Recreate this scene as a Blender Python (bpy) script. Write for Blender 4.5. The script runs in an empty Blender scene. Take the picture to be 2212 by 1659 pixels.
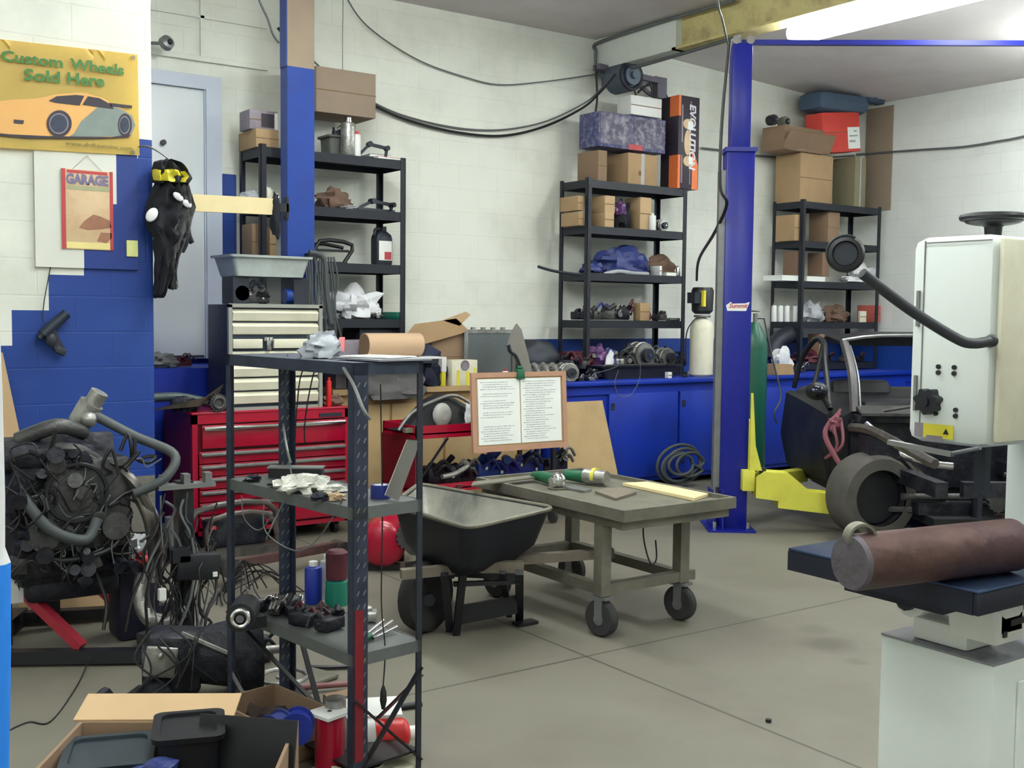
import bpy, bmesh, math, random
from math import pi, sin, cos, radians as rad, sqrt, atan2
from mathutils import Vector, Matrix, Euler, noise
random.seed(7)
S = bpy.context.scene
COL = S.collection

# ---------------------------------------------------------------- camera
FPX, CX, CY, CAMH = 2400.0, 1106.0, 829.5, 1.55
PSI, TH, RHO = rad(35.3), rad(3.6), .0105
FW = Vector((sin(PSI)*cos(TH), cos(PSI)*cos(TH), -sin(TH)))
_R = Vector((cos(PSI), -sin(PSI), 0)); _U = _R.cross(FW)
R2 = _R*cos(RHO)+_U*sin(RHO); U2 = _U*cos(RHO)-_R*sin(RHO)
CAM = Vector((0, 0, CAMH))
cd = bpy.data.cameras.new('camera'); cam = bpy.data.objects.new('camera', cd); COL.objects.link(cam)
cd.sensor_fit = 'HORIZONTAL'; cd.sensor_width = 36; cd.lens = 36*FPX/2212
cd.clip_start = .05; cd.clip_end = 60
m = Matrix((R2, U2, -FW)).transposed().to_4x4(); m.translation = CAM
cam.matrix_world = m
S.camera = cam

# surveying helpers: where the sight line through a photo point meets a plane of the room
def ray(x, y): return FW+R2*((x-CX)/FPX)-U2*((y-CY)/FPX)
def onz(x, y, z): r = ray(x, y); return CAM+r*((z-CAMH)/r.z)
def ony(x, y, Y): r = ray(x, y); return CAM+r*(Y/r.y)
def onx(x, y, X): r = ray(x, y); return CAM+r*(X/r.x)
def ond(x, y, d): return CAM+ray(x, y)*d

# ---------------------------------------------------------------- world, exposure, lamps
w = bpy.data.worlds.new('world'); S.world = w; w.use_nodes = True
w.node_tree.nodes['Background'].inputs[0].default_value = (.62, .70, .72, 1)
w.node_tree.nodes['Background'].inputs[1].default_value = .10
S.view_settings.view_transform = 'Standard'; S.view_settings.look = 'None'
S.view_settings.exposure = .38; S.view_settings.gamma = 1
S.view_settings.use_curve_mapping = False
LAMPCOL = (.97, 1.0, .97)
FIX = [  # x, y centre, z, length (along y), watts
    (7.05, 4.85, 3.82, 2.5, 105),
    (3.2, 5.4, 3.84, 2.5, 62),
    (1.7, 3.0, 3.84, 2.5, 62),
    (3.6, 0.2, 3.84, 2.5, 50),
    (-1.2, 0.2, 3.84, 2.5, 40),  # unseen fill light, added to brighten the bandsaw's left face
    (9.0, 1.2, 3.75, 2.5, 60),  # added fill light out of view, brightens right wall and lift area
    (9.5, 4.3, 3.72, 2.2, 50),  # another added fill, out of view, lifts the dark right ceiling
]
for i, (x, y, z, L, W) in enumerate(FIX):
    ld = bpy.data.lights.new('tube_light', 'AREA'); ld.shape = 'RECTANGLE'
    ld.size = .2; ld.size_y = L-.1; ld.energy = W*.2; ld.color = LAMPCOL
    lo = bpy.data.objects.new('tube_light', ld); COL.objects.link(lo); lo.location = (x, y, z-.075)

# ---------------------------------------------------------------- materials
def lin(c): return tuple(((v/255)/12.92 if v/255 <= .04045 else ((v/255+.055)/1.055)**2.4) for v in c)+(1,)
MATS = {}
def mat(name, col, rough=.6, metal=0, var=.12, scale=12, bump=0, dirt=None, dscale=3, damt=.5, emit=0, alpha=1, coat=0):
    if name in MATS: return MATS[name]
    M = bpy.data.materials.new(name); M.use_nodes = True; MATS[name] = M
    nt = M.node_tree; N = nt.nodes; K = nt.links; b = N['Principled BSDF']
    b.inputs['Roughness'].default_value = rough; b.inputs['Metallic'].default_value = metal
    b.inputs['Base Color'].default_value = lin(col)
    if coat: b.inputs['Coat Weight'].default_value = coat
    tc = N.new('ShaderNodeTexCoord'); src = tc.outputs['Object']
    last = None
    if var:
        n = N.new('ShaderNodeTexNoise'); n.inputs['Scale'].default_value = scale; n.inputs['Detail'].default_value = 4
        K.new(src, n.inputs['Vector'])
        mx = N.new('ShaderNodeMix'); mx.data_type = 'RGBA'
        K.new(n.outputs['Fac'], mx.inputs['Factor'])
        c = lin(col)
        mx.inputs[6].default_value = tuple(min(1, v*(1+var)) for v in c[:3])+(1,)
        mx.inputs[7].default_value = tuple(v*(1-var) for v in c[:3])+(1,)
        last = mx.outputs[2]
    if dirt:
        n = N.new('ShaderNodeTexNoise'); n.inputs['Scale'].default_value = dscale; n.inputs['Detail'].default_value = 6
        n.inputs['Roughness'].default_value = .65
        K.new(src, n.inputs['Vector'])
        r = N.new('ShaderNodeValToRGB'); r.color_ramp.elements[0].position = .45; r.color_ramp.elements[1].position = .7
        r.color_ramp.elements[1].color = (damt,)*3+(1,)
        K.new(n.outputs['Fac'], r.inputs[0])
        mx = N.new('ShaderNodeMix'); mx.data_type = 'RGBA'
        K.new(r.outputs[0], mx.inputs['Factor'])
        if last: K.new(last, mx.inputs[6])
        else: mx.inputs[6].default_value = lin(col)
        mx.inputs[7].default_value = lin(dirt); last = mx.outputs[2]
    if last: K.new(last, b.inputs['Base Color'])
    if bump:
        n = N.new('ShaderNodeTexNoise'); n.inputs['Scale'].default_value = scale*2; n.inputs['Detail'].default_value = 5
        K.new(src, n.inputs['Vector'])
        bp = N.new('ShaderNodeBump'); bp.inputs['Strength'].default_value = bump; bp.inputs['Distance'].default_value = .02
        K.new(n.outputs['Fac'], bp.inputs['Height']); K.new(bp.outputs[0], b.inputs['Normal'])
    if emit:
        b.inputs['Emission Color'].default_value = lin(col); b.inputs['Emission Strength'].default_value = emit
    if alpha < 1: b.inputs['Alpha'].default_value = alpha
    return M
def blockmat(name, col, dirt):
    """painted concrete block: faint mortar joints as relief plus grime"""
    M = mat(name, col, .55, 0, .04, 3, 0, dirt, 1.6, .35); nt = M.node_tree; N = nt.nodes; K = nt.links; b = N['Principled BSDF']
    tc = N.new('ShaderNodeTexCoord'); mp = N.new('ShaderNodeMapping'); K.new(tc.outputs['Object'], mp.inputs['Vector'])
    mp.inputs['Rotation'].default_value = (rad(-90), 0, 0) if not name.endswith('right') else (rad(-90), 0, rad(-90))
    # brick texture works in xy: wall x -> x, wall z -> y
    sp = N.new('ShaderNodeSeparateXYZ'); cb = N.new('ShaderNodeCombineXYZ'); K.new(tc.outputs['Object'], sp.inputs[0])
    K.new(sp.outputs['Y' if name.endswith('right') else 'X'], cb.inputs['X']); K.new(sp.outputs['Z'], cb.inputs['Y'])
    br = N.new('ShaderNodeTexBrick'); K.new(cb.outputs[0], br.inputs['Vector'])
    br.inputs['Scale'].default_value = 1; br.inputs['Brick Width'].default_value = .4064; br.inputs['Row Height'].default_value = .2032
    br.inputs['Mortar Size'].default_value = .006; br.inputs['Mortar Smooth'].default_value = .6
    br.inputs['Color1'].default_value = (1, 1, 1, 1); br.inputs['Color2'].default_value = (.96, .96, .96, 1); br.inputs['Mortar'].default_value = (.55, .55, .55, 1)
    bp = N.new('ShaderNodeBump'); bp.inputs['Strength'].default_value = .35; bp.inputs['Distance'].default_value = .006
    K.new(br.outputs['Color'], bp.inputs['Height']); K.new(bp.outputs[0], b.inputs['Normal'])
    base = b.inputs['Base Color'].links[0].from_socket
    mx = N.new('ShaderNodeMix'); mx.data_type = 'RGBA'; mx.blend_type = 'MULTIPLY'; mx.inputs['Factor'].default_value = .1
    K.new(base, mx.inputs[6]); K.new(br.outputs['Color'], mx.inputs[7]); K.new(mx.outputs[2], b.inputs['Base Color'])
    return M

white_w = blockmat('white_block', (222, 225, 216), (170, 172, 160))
white_r = blockmat('white_block_right', (218, 222, 218), (185, 190, 186))
blue_w = blockmat('blue_block', (12, 55, 136), (32, 74, 146))
foot = mat('raw_concrete', (105, 103, 98), .9, 0, .2, 20, .3)
ceil_m = mat('ceiling_plaster', (212, 206, 205), .9, 0, .08, 2, .1, (176, 170, 170), .8, .4)
steelblue = mat('steel_blue_paint', (20, 58, 140), .4, 0, .1, 8, 0, (20, 40, 100), 5, .4)
liftblue = mat('lift_blue_paint', (8, 22, 132), .35, 0, .08, 5)
benchblue = mat('bench_blue_paint', (5, 46, 162), .5, 0, .12, 3, 0, (12, 30, 90), 2, .5)
black = mat('black_paint', (22, 24, 30), .45, 0, .3, 10)
rackblk = mat('rack_black', (30, 34, 44), .5, .2, .3, 10)
darkgrey = mat('dark_grey_metal', (48, 52, 62), .5, .4, .3, 12)
slate = mat('slate_angle_steel', (52, 60, 78), .5, .35, .25, 20, 0, (34, 38, 48), 10, .6)
slotdark = mat('slot_dark', (10, 10, 14), .8)
grey = mat('grey_metal', (128, 130, 130), .42, .6, .2, 15)
alu = mat('cast_aluminium', (165, 165, 162), .4, .75, .25, 25, .2, (80, 78, 74), 14, .6)
chrome = mat('chrome', (210, 210, 212), .12, 1, .05)
steel = mat('dull_steel', (118, 116, 104), .55, .35, .25, 12, .1, (80, 80, 72), 5, .6)
red = mat('red_enamel', (160, 5, 44), .3, 0, .1, 4, 0, None, 3, .5, 0, 1, .3)
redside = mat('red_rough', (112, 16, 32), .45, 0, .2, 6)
maroon = mat('maroon', (78, 22, 36), .5, 0, .3, 20)
brightred = mat('bright_red', (196, 30, 34), .4)
kraft = mat('kraft_card', (166, 138, 104), .85, 0, .08, 6, 0, (140, 116, 88), 3, .4)
kraft2 = mat('kraft_card_dark', (136, 112, 90), .85, 0, .1, 6)
kraft3 = mat('kraft_card_grey', (140, 124, 108), .85, 0, .1, 6)
kraftin = mat('kraft_inside', (120, 96, 72), .9)
kraftlt = mat('kraft_light', (186, 158, 122), .85, 0, .08, 6)
plyw = mat('plywood', (178, 152, 110), .75, 0, .12, 3, 0, (150, 125, 92), 4, .4)
yellowood = mat('pale_pine', (212, 196, 150), .7, 0, .08, 8)
oldwood = mat('weathered_wood', (112, 104, 92), .85, 0, .25, 18, .2)
wood_frame = mat('frame_wood', (176, 136, 112), .6, 0, .15, 10)
white = mat('white_plastic', (222, 224, 222), .4, 0, .05)
paper = mat('white_paper', (232, 236, 232), .8, 0, .03)
papergrey = mat('print_grey', (150, 158, 160), .8, 0, 0)
mach = mat('machine_white', (214, 221, 219), .4, 0, .05, 3)
machgrey = mat('machine_grey_top', (130, 132, 140), .6, 0, .25, 30)
cream = mat('cream_enamel', (212, 210, 190), .45, 0, .05, 3, 0, (172, 166, 144), 4, .4)
cream2 = mat('cabinet_grey', (142, 144, 138), .5, 0, .08)
creambeam = mat('cream_beam_paint', (196, 184, 128), .6, 0, .1, 4, 0, (120, 100, 78), 7, .5)
beamwhite = mat('beam_white_paint', (205, 210, 204), .6, 0, .05)
binplastic = mat('grey_tote_plastic', (172, 182, 180), .45, 0, .05, 4, 0, (120, 126, 124), 7, .4)
rubber = mat('tyre_rubber', (44, 44, 46), .85, 0, .2, 20, .2)
hose_m = mat('hose_grey', (66, 72, 74), .6, 0, .2, 10)
wire = mat('black_wire', (20, 20, 24), .5, 0, 0)
wireg = mat('grey_wire', (90, 94, 96), .5, 0, 0)
wiretan = mat('tan_wire', (120, 104, 84), .6, 0, 0)
engine_m = mat('engine_dark', (21, 23, 35), .5, .35, .4, 14, .4, (76, 78, 84), 9, .5)
engine_l = mat('engine_grey', (80, 80, 80), .45, .5, .35, 18, .3, (50, 50, 52), 12, .6)
rust = mat('rusty_steel', (84, 60, 56), .6, .35, .35, 12, .4, (46, 32, 48), 4, .8)
rustend = mat('pipe_end_steel', (92, 88, 96), .6, .3, .2, 20, .2, (84, 70, 72), 8, .6)
castblue = mat('cast_table_steel', (70, 88, 122), .28, .8, .2, 5, 0, (26, 32, 66), 3.5, .6)
castside = mat('cast_table_edge', (28, 32, 46), .5, .3, .2, 8)
yellow = mat('lift_yellow', (206, 204, 78), .4, 0, .08, 5, 0, (176, 170, 66), 6, .4)
yellowl = mat('label_yellow', (214, 204, 60), .5)
banner_y = mat('banner_yellow', (240, 212, 116), .38, 0, .05, 3, .15, (230, 188, 96), 2, .5)
bgreen = mat('lettering_green', (66, 120, 60), .6, 0, 0)
olive = mat('lettering_olive', (110, 100, 40), .6, 0, 0)
orange = mat('print_orange', (222, 116, 64), .5)
carorange = mat('print_car_orange', (222, 168, 96), .5, 0, .1, 8)
carsilver = mat('print_car_silver', (120, 132, 128), .5, 0, .2, 12)
printdark = mat('print_dark', (42, 34, 48), .5, 0, .2, 20)
printgrey = mat('print_mid', (130, 122, 132), .5, 0, .3, 30)
printblue = mat('print_blue', (58, 62, 108), .5, 0, .5, 18, 0, (150, 150, 170), 22, .7)
tinred = mat('print_red', (178, 60, 66), .5)
tintan = mat('print_tan', (206, 180, 144), .5, 0, .1, 8, 0, (170, 120, 90), 6, .5)
tinpurple = mat('print_violet', (112, 106, 140), .5)
tinyel = mat('print_yellow', (224, 210, 140), .5)
teal = mat('teal_plastic', (20, 110, 92), .4)
blueplastic = mat('blue_plastic', (28, 44, 130), .4, 0, .2, 6)
bluebag = mat('blue_bag', (44, 56, 116), .5, 0, .3, 9, .3)
ragblack = mat('black_cloth', (26, 28, 36), .9, 0, .3, 10, .3)
raggrey = mat('grey_cloth', (104, 104, 104), .9, 0, .2, 10, .3)
ragbrown = mat('brown_cloth', (104, 82, 70), .9, 0, .3, 10, .3)
ragwhite = mat('white_cloth', (214, 216, 220), .85, 0, .1, 6, .3)
ragpink = mat('pink_cord', (124, 72, 84), .8)
greyblue = mat('blue_grey_cloth', (70, 88, 110), .9, 0, .15, 8, .2)
bottlegreen = mat('bottle_green', (24, 84, 68), .35, 0, .1)
toolgreen = mat('tool_green', (24, 92, 62), .45, 0, .15)
purple = mat('purple_foil', (96, 62, 110), .35, .3, .4, 14)
plasticclear = mat('clear_bag', (196, 200, 206), .3, 0, .2, 9, .5, alpha=.6)
carblack = mat('car_black_paint', (16, 18, 26), .5, 0, .3, 3, 0, (70, 76, 74), 2.2, .5)
carmetal = mat('car_bare_metal', (112, 108, 104), .35, .7, .3, 14, 0, (50, 50, 54), 9, .6)
doorwhite = mat('door_paint', (204, 210, 214), .45, 0, .03, 3)
doorframe = mat('door_frame_paint', (176, 184, 200), .45, 0, .03, 3)
tape = mat('silver_tape_foil', (240, 240, 232), .3, .35, .15, 30, .8)
lens = mat('lamp_lens', (249, 255, 251), .4, 0, 0, emit=27)
skyblue = mat('bright_blue_cloth', (30, 130, 235), .8, 0, .1, 6)

# ---------------------------------------------------------------- geometry helpers
def rotm(r): return Euler(r).to_matrix().to_4x4() if r else Matrix()
class G:
    def __init__(s): s.b = bmesh.new()
    def _x(s, vs, M): bmesh.ops.transform(s.b, matrix=M, verts=vs)
    def box(s, c, d, r=None, bev=0, taper=None):
        vs = bmesh.ops.create_cube(s.b, size=1)['verts']
        for v in vs:
            v.co = Vector((v.co.x*d[0], v.co.y*d[1], v.co.z*d[2]))
            if taper and v.co.z > 0: v.co.x *= taper; v.co.y *= taper
        if bev:
            es = list({e for v in vs for e in v.link_edges})
            q = bmesh.ops.bevel(s.b, geom=es, offset=min(bev, min(d)*.45), segments=2, affect='EDGES', profile=.5)
            vs = list({v for f in q['faces'] for v in f.verts} | {v for v in vs if v.is_valid})
        s._x(vs, Matrix.Translation(c) @ rotm(r)); return s
    def bb(s, x0, y0, z0, x1, y1, z1, bev=0): return s.box(((x0+x1)/2, (y0+y1)/2, (z0+z1)/2), (abs(x1-x0), abs(y1-y0), abs(z1-z0)), None, bev)
    def cyl(s, a, b, r0, r1=None, n=16, cap=True):
        a = Vector(a); b = Vector(b); d = b-a
        if d.length < 1e-6: return s
        vs = bmesh.ops.create_cone(s.b, cap_ends=cap, segments=n, radius1=r0, radius2=r0 if r1 is None else r1, depth=d.length)['verts']
        s._x(vs, Matrix.Translation((a+b)/2) @ d.to_track_quat('Z', 'Y').to_matrix().to_4x4()); return s
    def bar(s, a, b, wd, th, up=(0, 0, 1)):
        a = Vector(a); b = Vector(b); d = (b-a); L = d.length; z = d.normalized(); u = Vector(up)
        x = u.cross(z)
        if x.length < 1e-4: x = Vector((1, 0, 0)).cross(z)
        x.normalize(); y = z.cross(x)
        vs = bmesh.ops.create_cube(s.b, size=1)['verts']
        for v in vs: v.co = Vector((v.co.x*wd, v.co.y*th, v.co.z*L))
        M = Matrix((x, y, z)).transposed().to_4x4(); M.translation = (a+b)/2
        s._x(vs, M); return s
    def sph(s, c, r, rt=None, seg=16, lump=0, seed=0, lf=2.0):
        if not hasattr(r, '__len__'): r = (r, r, r)
        vs = bmesh.ops.create_uvsphere(s.b, u_segments=seg, v_segments=max(6, seg*3//4), radius=1)['verts']
        for v in vs:
            p = v.co.copy()
            if lump: p *= 1+lump*noise.noise(p*lf+Vector((seed, seed*.7, 0)))*2
            v.co = Vector((p.x*r[0], p.y*r[1], p.z*r[2]))
        s._x(vs, Matrix.Translation(c) @ rotm(rt)); return s
    def lathe(s, prof, c=(0, 0, 0), rt=None, n=24, cap=True):
        rings = []
        for (r, z) in prof:
            rings.append([s.b.verts.new((r*cos(2*pi*i/n), r*sin(2*pi*i/n), z)) for i in range(n)])
        for a, b in zip(rings, rings[1:]):
            for i in range(n): s.b.faces.new((a[i], a[(i+1) % n], b[(i+1) % n], b[i]))
        if cap: s.b.faces.new(rings[0][::-1]); s.b.faces.new(rings[-1])
        s._x([v for q in rings for v in q], Matrix.Translation(c) @ rotm(rt)); return s
    def tor(s, c, R, r, rt=None, n=28, k=8, arc=1.0):
        rings = []; cnt = n if arc >= 1 else n+1
        for i in range(cnt):
            a = 2*pi*arc*i/n; rings.append([s.b.verts.new(((R+r*cos(2*pi*j/k))*cos(a), (R+r*cos(2*pi*j/k))*sin(a), r*sin(2*pi*j/k))) for j in range(k)])
        for i in range(n):
            A = rings[i]; B = rings[(i+1) % cnt]
            for j in range(k): s.b.faces.new((A[j], B[j], B[(j+1) % k], A[(j+1) % k]))
        s._x([v for q in rings for v in q], Matrix.Translation(c) @ rotm(rt)); return s
    def tube(s, pts, r, n=8, sub=6, r1=None):
        P = [Vector(p) for p in pts]
        if sub > 1 and len(P) > 2:
            Q = []
            for i in range(len(P)-1):
                p0 = P[max(i-1, 0)]; p1 = P[i]; p2 = P[i+1]; p3 = P[min(i+2, len(P)-1)]
                for k in range(sub):
                    t = k/sub
                    Q.append(.5*((2*p1)+(p2-p0)*t+(2*p0-5*p1+4*p2-p3)*t*t+(3*p1-p0-3*p2+p3)*t**3))
            Q.append(P[-1]); P = Q
        rings = []; prev = None
        for i, p in enumerate(P):
            d = (P[min(i+1, len(P)-1)]-P[max(i-1, 0)])
            if d.length < 1e-8: d = Vector((0, 0, 1))
            d.normalize()
            if prev is None: u = d.orthogonal().normalized()
            else:
                u = prev-d*prev.dot(d)
                if u.length < 1e-6: u = d.orthogonal()
                u.normalize()
            prev = u; v = d.cross(u); rr = r if r1 is None else r+(r1-r)*i/(len(P)-1)
            rings.append([s.b.verts.new(p+(u*cos(2*pi*j/n)+v*sin(2*pi*j/n))*rr) for j in range(n)])
        for a, b in zip(rings, rings[1:]):
            for j in range(n): s.b.faces.new((a[j], a[(j+1) % n], b[(j+1) % n], b[j]))
        s.b.faces.new(rings[0][::-1]); s.b.faces.new(rings[-1]); return s
    def prism(s, poly, th, M=None):
        """2-D outline in local xy, extruded th along +z, placed by M"""
        a = [s.b.verts.new((x, y, 0)) for x, y in poly]; b = [s.b.verts.new((x, y, th)) for x, y in poly]
        n = len(poly); s.b.faces.new(a[::-1]); s.b.faces.new(b)
        for i in range(n): s.b.faces.new((a[i], a[(i+1) % n], b[(i+1) % n], b[i]))
        if M is not None: s._x(a+b, M)
        return s
    def loft(s, rings, cap=True):
        RR = [[s.b.verts.new(p) for p in r] for r in rings]; n = len(RR[0])
        for a, b in zip(RR, RR[1:]):
            for j in range(n): s.b.faces.new((a[j], a[(j+1) % n], b[(j+1) % n], b[j]))
        if cap: s.b.faces.new(RR[0][::-1]); s.b.faces.new(RR[-1])
        return s
    def quad(s, pts): s.b.faces.new([s.b.verts.new(p) for p in pts]); return s
    def gear(s, c, r, th, teeth=12, d=.12, rt=None):
        poly = []
        for i in range(teeth*2):
            rr = r*(1 if i % 2 else 1-d)
            for e in (-.3, .3):
                a = 2*pi*(i+e*.8)/(teeth*2); poly.append((rr*cos(a), rr*sin(a)))
        return s.prism(poly, th, Matrix.Translation(c) @ rotm(rt) @ Matrix.Translation((0, 0, -th/2)))
    def mesh(s, name, m_, smooth=True):
        bmesh.ops.recalc_face_normals(s.b, faces=s.b.faces)
        me = bpy.data.meshes.new(name); s.b.to_mesh(me); s.b.free()
        for q in (m_ if isinstance(m_, (list, tuple)) else [m_]): me.materials.append(q)
        if smooth:
            me.polygons.foreach_set('use_smooth', [True]*len(me.polygons)); me.set_sharp_from_angle(angle=rad(38))
        return me

def P(name, g, m_, parent, loc=(0, 0, 0), rot=(0, 0, 0), label=None):
    o = bpy.data.objects.new(name, g.mesh(name, m_) if isinstance(g, G) else g); COL.objects.link(o)
    o.parent = parent; o.location = loc; o.rotation_euler = rot
    if label: o['label'] = label
    return o
def T(name, label, cat, loc, rz=0, group=None, rot=None, scale=None):
    o = bpy.data.objects.new(name, None); COL.objects.link(o); o.empty_display_size = .05
    o.location = loc; o.rotation_euler = rot if rot else (0, 0, rz)
    if scale: o.scale = (scale,)*3
    o['label'] = label; o['category'] = cat
    if group: o['group'] = group
    return o
def ONE(name, g, m_, label, cat, loc=(0, 0, 0), rot=(0, 0, 0), group=None):
    """a thing that is one mesh; its origin is moved to its base"""
    bb = [v.co.copy() for v in g.b.verts]
    if tuple(loc) == (0, 0, 0) and tuple(rot) == (0, 0, 0):
        c = Vector(((min(v.x for v in bb)+max(v.x for v in bb))/2, (min(v.y for v in bb)+max(v.y for v in bb))/2, min(v.z for v in bb)))
        bmesh.ops.translate(g.b, verts=g.b.verts, vec=-c); loc = c
    o = bpy.data.objects.new(name, g.mesh(name, m_)); COL.objects.link(o)
    o.location = loc; o.rotation_euler = rot; o['label'] = label; o['category'] = cat
    if group: o['group'] = group
    return o
def ST(name, g, m_, parent=None):
    me = g.mesh(name, m_) if isinstance(g, G) else g
    o = bpy.data.objects.new(name, me); COL.objects.link(o)
    if parent: o.parent = parent
    else: o['kind'] = 'structure'
    return o
def dup(root, loc, rz=None, label=None, group=None, rot=None):
    def cp(o, par):
        c = o.copy(); COL.objects.link(c); c.parent = par
        for ch in list(o.children): cp(ch, c)
        return c
    r = cp(root, None); r.location = loc
    if rz is not None: r.rotation_euler = (0, 0, rz)
    if rot: r.rotation_euler = rot
    if label: r['label'] = label
    if group: r['group'] = group
    return r
def textg(s_, size, th=.001, shear=0, space=1, bold=0, align='LEFT'):
    c = bpy.data.curves.new('t', 'FONT'); c.body = s_; c.size = size; c.extrude = th; c.shear = shear; c.space_character = space
    c.offset = bold; c.align_x = align; c.resolution_u = 2
    o = bpy.data.objects.new('t', c); COL.objects.link(o)
    me = bpy.data.meshes.new_from_object(o.evaluated_get(bpy.context.evaluated_depsgraph_get()))
    bpy.data.objects.remove(o); bpy.data.curves.remove(c); me.materials.clear()
    return me
def TXT(name, s_, size, m_, parent, loc, rot=(pi/2, 0, 0), shear=0, space=1, bold=0, th=.001, align='LEFT', label=None):
    me = textg(s_, size, th, shear, space, bold, align); me.name = name; me.materials.append(m_)
    return P(name, me, m_, parent, loc, rot, label)
XZ = Matrix.Rotation(pi/2, 4, 'X')      # outline (x, y) -> wall plane (x, z), thickness towards the viewer (-y)
# ================================================================ the setting
def floor_mat():
    M = mat('floor_concrete', (110, 107, 96), .55, 0, .12, 1.6, .04, (90, 85, 74), .9, .6)
    nt = M.node_tree; N = nt.nodes; K = nt.links; b = N['Principled BSDF']
    tc = N.new('ShaderNodeTexCoord'); sp = N.new('ShaderNodeSeparateXYZ'); K.new(tc.outputs['Object'], sp.inputs[0])
    cur = b.inputs['Base Color'].links[0].from_socket
    def mth(op, a, bb=None):
        n = N.new('ShaderNodeMath'); n.operation = op
        for i, v in enumerate((a, bb)):
            if v is None: continue
            if isinstance(v, (int, float)): n.inputs[i].default_value = v
            else: K.new(v, n.inputs[i])
        return n.outputs[0]
    def over(fac, col):
        nonlocal cur
        mx = N.new('ShaderNodeMix'); mx.data_type = 'RGBA'; K.new(fac, mx.inputs['Factor']); K.new(cur, mx.inputs[6]); mx.inputs[7].default_value = lin(col); cur = mx.outputs[2]
    for ax, v in (('X', 3.155), ('Y', 3.85), ('X', -.6), ('Y', 7.0), ('X', 6.9), ('Y', .4)):   # saw-cut joints
        d = mth('ABSOLUTE', mth('SUBTRACT', sp.outputs[ax], v)); f = mth('LESS_THAN', d, .007); over(mth('MULTIPLY', f, .8), (58, 56, 48))
    for (px_, py_, r, a) in ((1790, 1392, .13, .5), (1850, 1430, .06, .35), (1760, 1360, .09, .3), (1500, 1500, .3, .12), (1270, 1600, .3, .1), (1650, 1250, .3, .15)):   # oil stains
        c = onz(px_, py_, 0)
        vm = N.new('ShaderNodeVectorMath'); vm.operation = 'DISTANCE'; K.new(tc.outputs['Object'], vm.inputs[0]); vm.inputs[1].default_value = c
        n = N.new('ShaderNodeTexNoise'); n.inputs['Scale'].default_value = 6; K.new(tc.outputs['Object'], n.inputs['Vector'])
        dd = mth('ADD', vm.outputs['Value'], mth('MULTIPLY', n.outputs['Fac'], r*.8))
        mr = N.new('ShaderNodeMapRange'); K.new(dd, mr.inputs[0]); mr.inputs[1].default_value = r*.9; mr.inputs[2].default_value = r*1.6; mr.inputs[3].default_value = a; mr.inputs[4].default_value = 0
        over(mr.outputs[0], (62, 58, 46))
    K.new(cur, b.inputs['Base Color'])
    return M
XL, YF, XR, YB, WY, WX = -2.2, -3.2, 10.7, 8.3, 6.6, 2.07
ST('floor', G().bb(XL-.1, YF-.1, -.12, XR+.1, YB+.1, 0), floor_mat())
cp = G()
for x0, z0, x1, z1 in ((XL-.1, 4.15, 7.0, 4.15), (7.0, 4.15, XR+.1, 3.96)):
    cp.loft([[(x0, YF-.1, z0), (x0, YB+.1, z0), (x0, YB+.1, z0+.1), (x0, YF-.1, z0+.1)], [(x1, YF-.1, z1), (x1, YB+.1, z1), (x1, YB+.1, z1+.1), (x1, YF-.1, z1+.1)]])
ST('ceiling', cp, ceil_m)

def pX(px_, Y, y=500): return ony(px_, y, Y).x
def pZ(px_, y, Y): return ony(px_, y, Y).z
def stepped(xs, zs, Y, isblue, y1=None, low=None):
    """wall face split where the block paint changes colour"""
    g = G(); xs = sorted(xs); zs = sorted(zs); me_idx = []
    for a, b_ in zip(xs, xs[1:]):
        for c, d in zip(zs, zs[1:]):
            f = g.b.faces.new([g.b.verts.new(p) for p in ((a, Y, c), (b_, Y, c), (b_, Y, d), (a, Y, d))])
            xm, zm = (a+b_)/2, (c+d)/2
            f.material_index = 2 if (low and zm < low) else (1 if isblue(xm, zm) else 0)
    return g
stp = [(22, 745), (103, 672), (180, 597), (244, 538), (252, 438), (300, 338), (340, 295)]
SX = [pX(a, WY) for a, _ in stp]; SZ = [pZ(250, b_, WY) for _, b_ in stp]
def blueL(x, z):
    for xx, zz in zip(SX, SZ):
        if x < xx: return z < zz
    return z < SZ[-1]
LOW = .57
g = stepped([XL]+[v for v in SX if v < WX]+[WX], [0, LOW, 4.15]+SZ, WY, blueL, low=LOW)
for (a, b_, mi) in ((0, LOW, 2), (LOW, SZ[-1], 1), (SZ[-1], 4.15, 0)):
    f = g.b.faces.new([g.b.verts.new(p) for p in ((WX, WY, a), (WX, YB, a), (WX, YB, b_), (WX, WY, b_))]); f.material_index = mi
ST('wall_left', g, [white_w, blue_w, foot])
g = stepped([WX, 3.13, 3.25, XR], [0, 1.32, 2.6, 4.15], YB, lambda x, z: z < 1.32 or (3.13 < x < 3.25 and z < 2.6))
ST('wall_back', g, [white_w, blue_w])
g = G()
for a, b_, mi in ((0, 1.32, 1), (1.32, 4.15, 0)):
    f = g.b.faces.new([g.b.verts.new(p) for p in ((XR, YB, a), (XR, YF, a), (XR, YF, b_), (XR, YB, b_))]); f.material_index = mi
ST('wall_right', g, [white_r, blue_w])
ST('wall_front', G().bb(XL-.1, YF-.1, 0, XR+.1, YF, 4.15), white_w)
ST('wall_side', G().bb(XL-.1, YF, 0, XL, WY, 4.15), white_w)
# painted landing under the back door
ST('trim_1', G().bb(WX+.01, 7.62, 0, 2.98, YB-.01, 1.15), benchblue)
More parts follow.
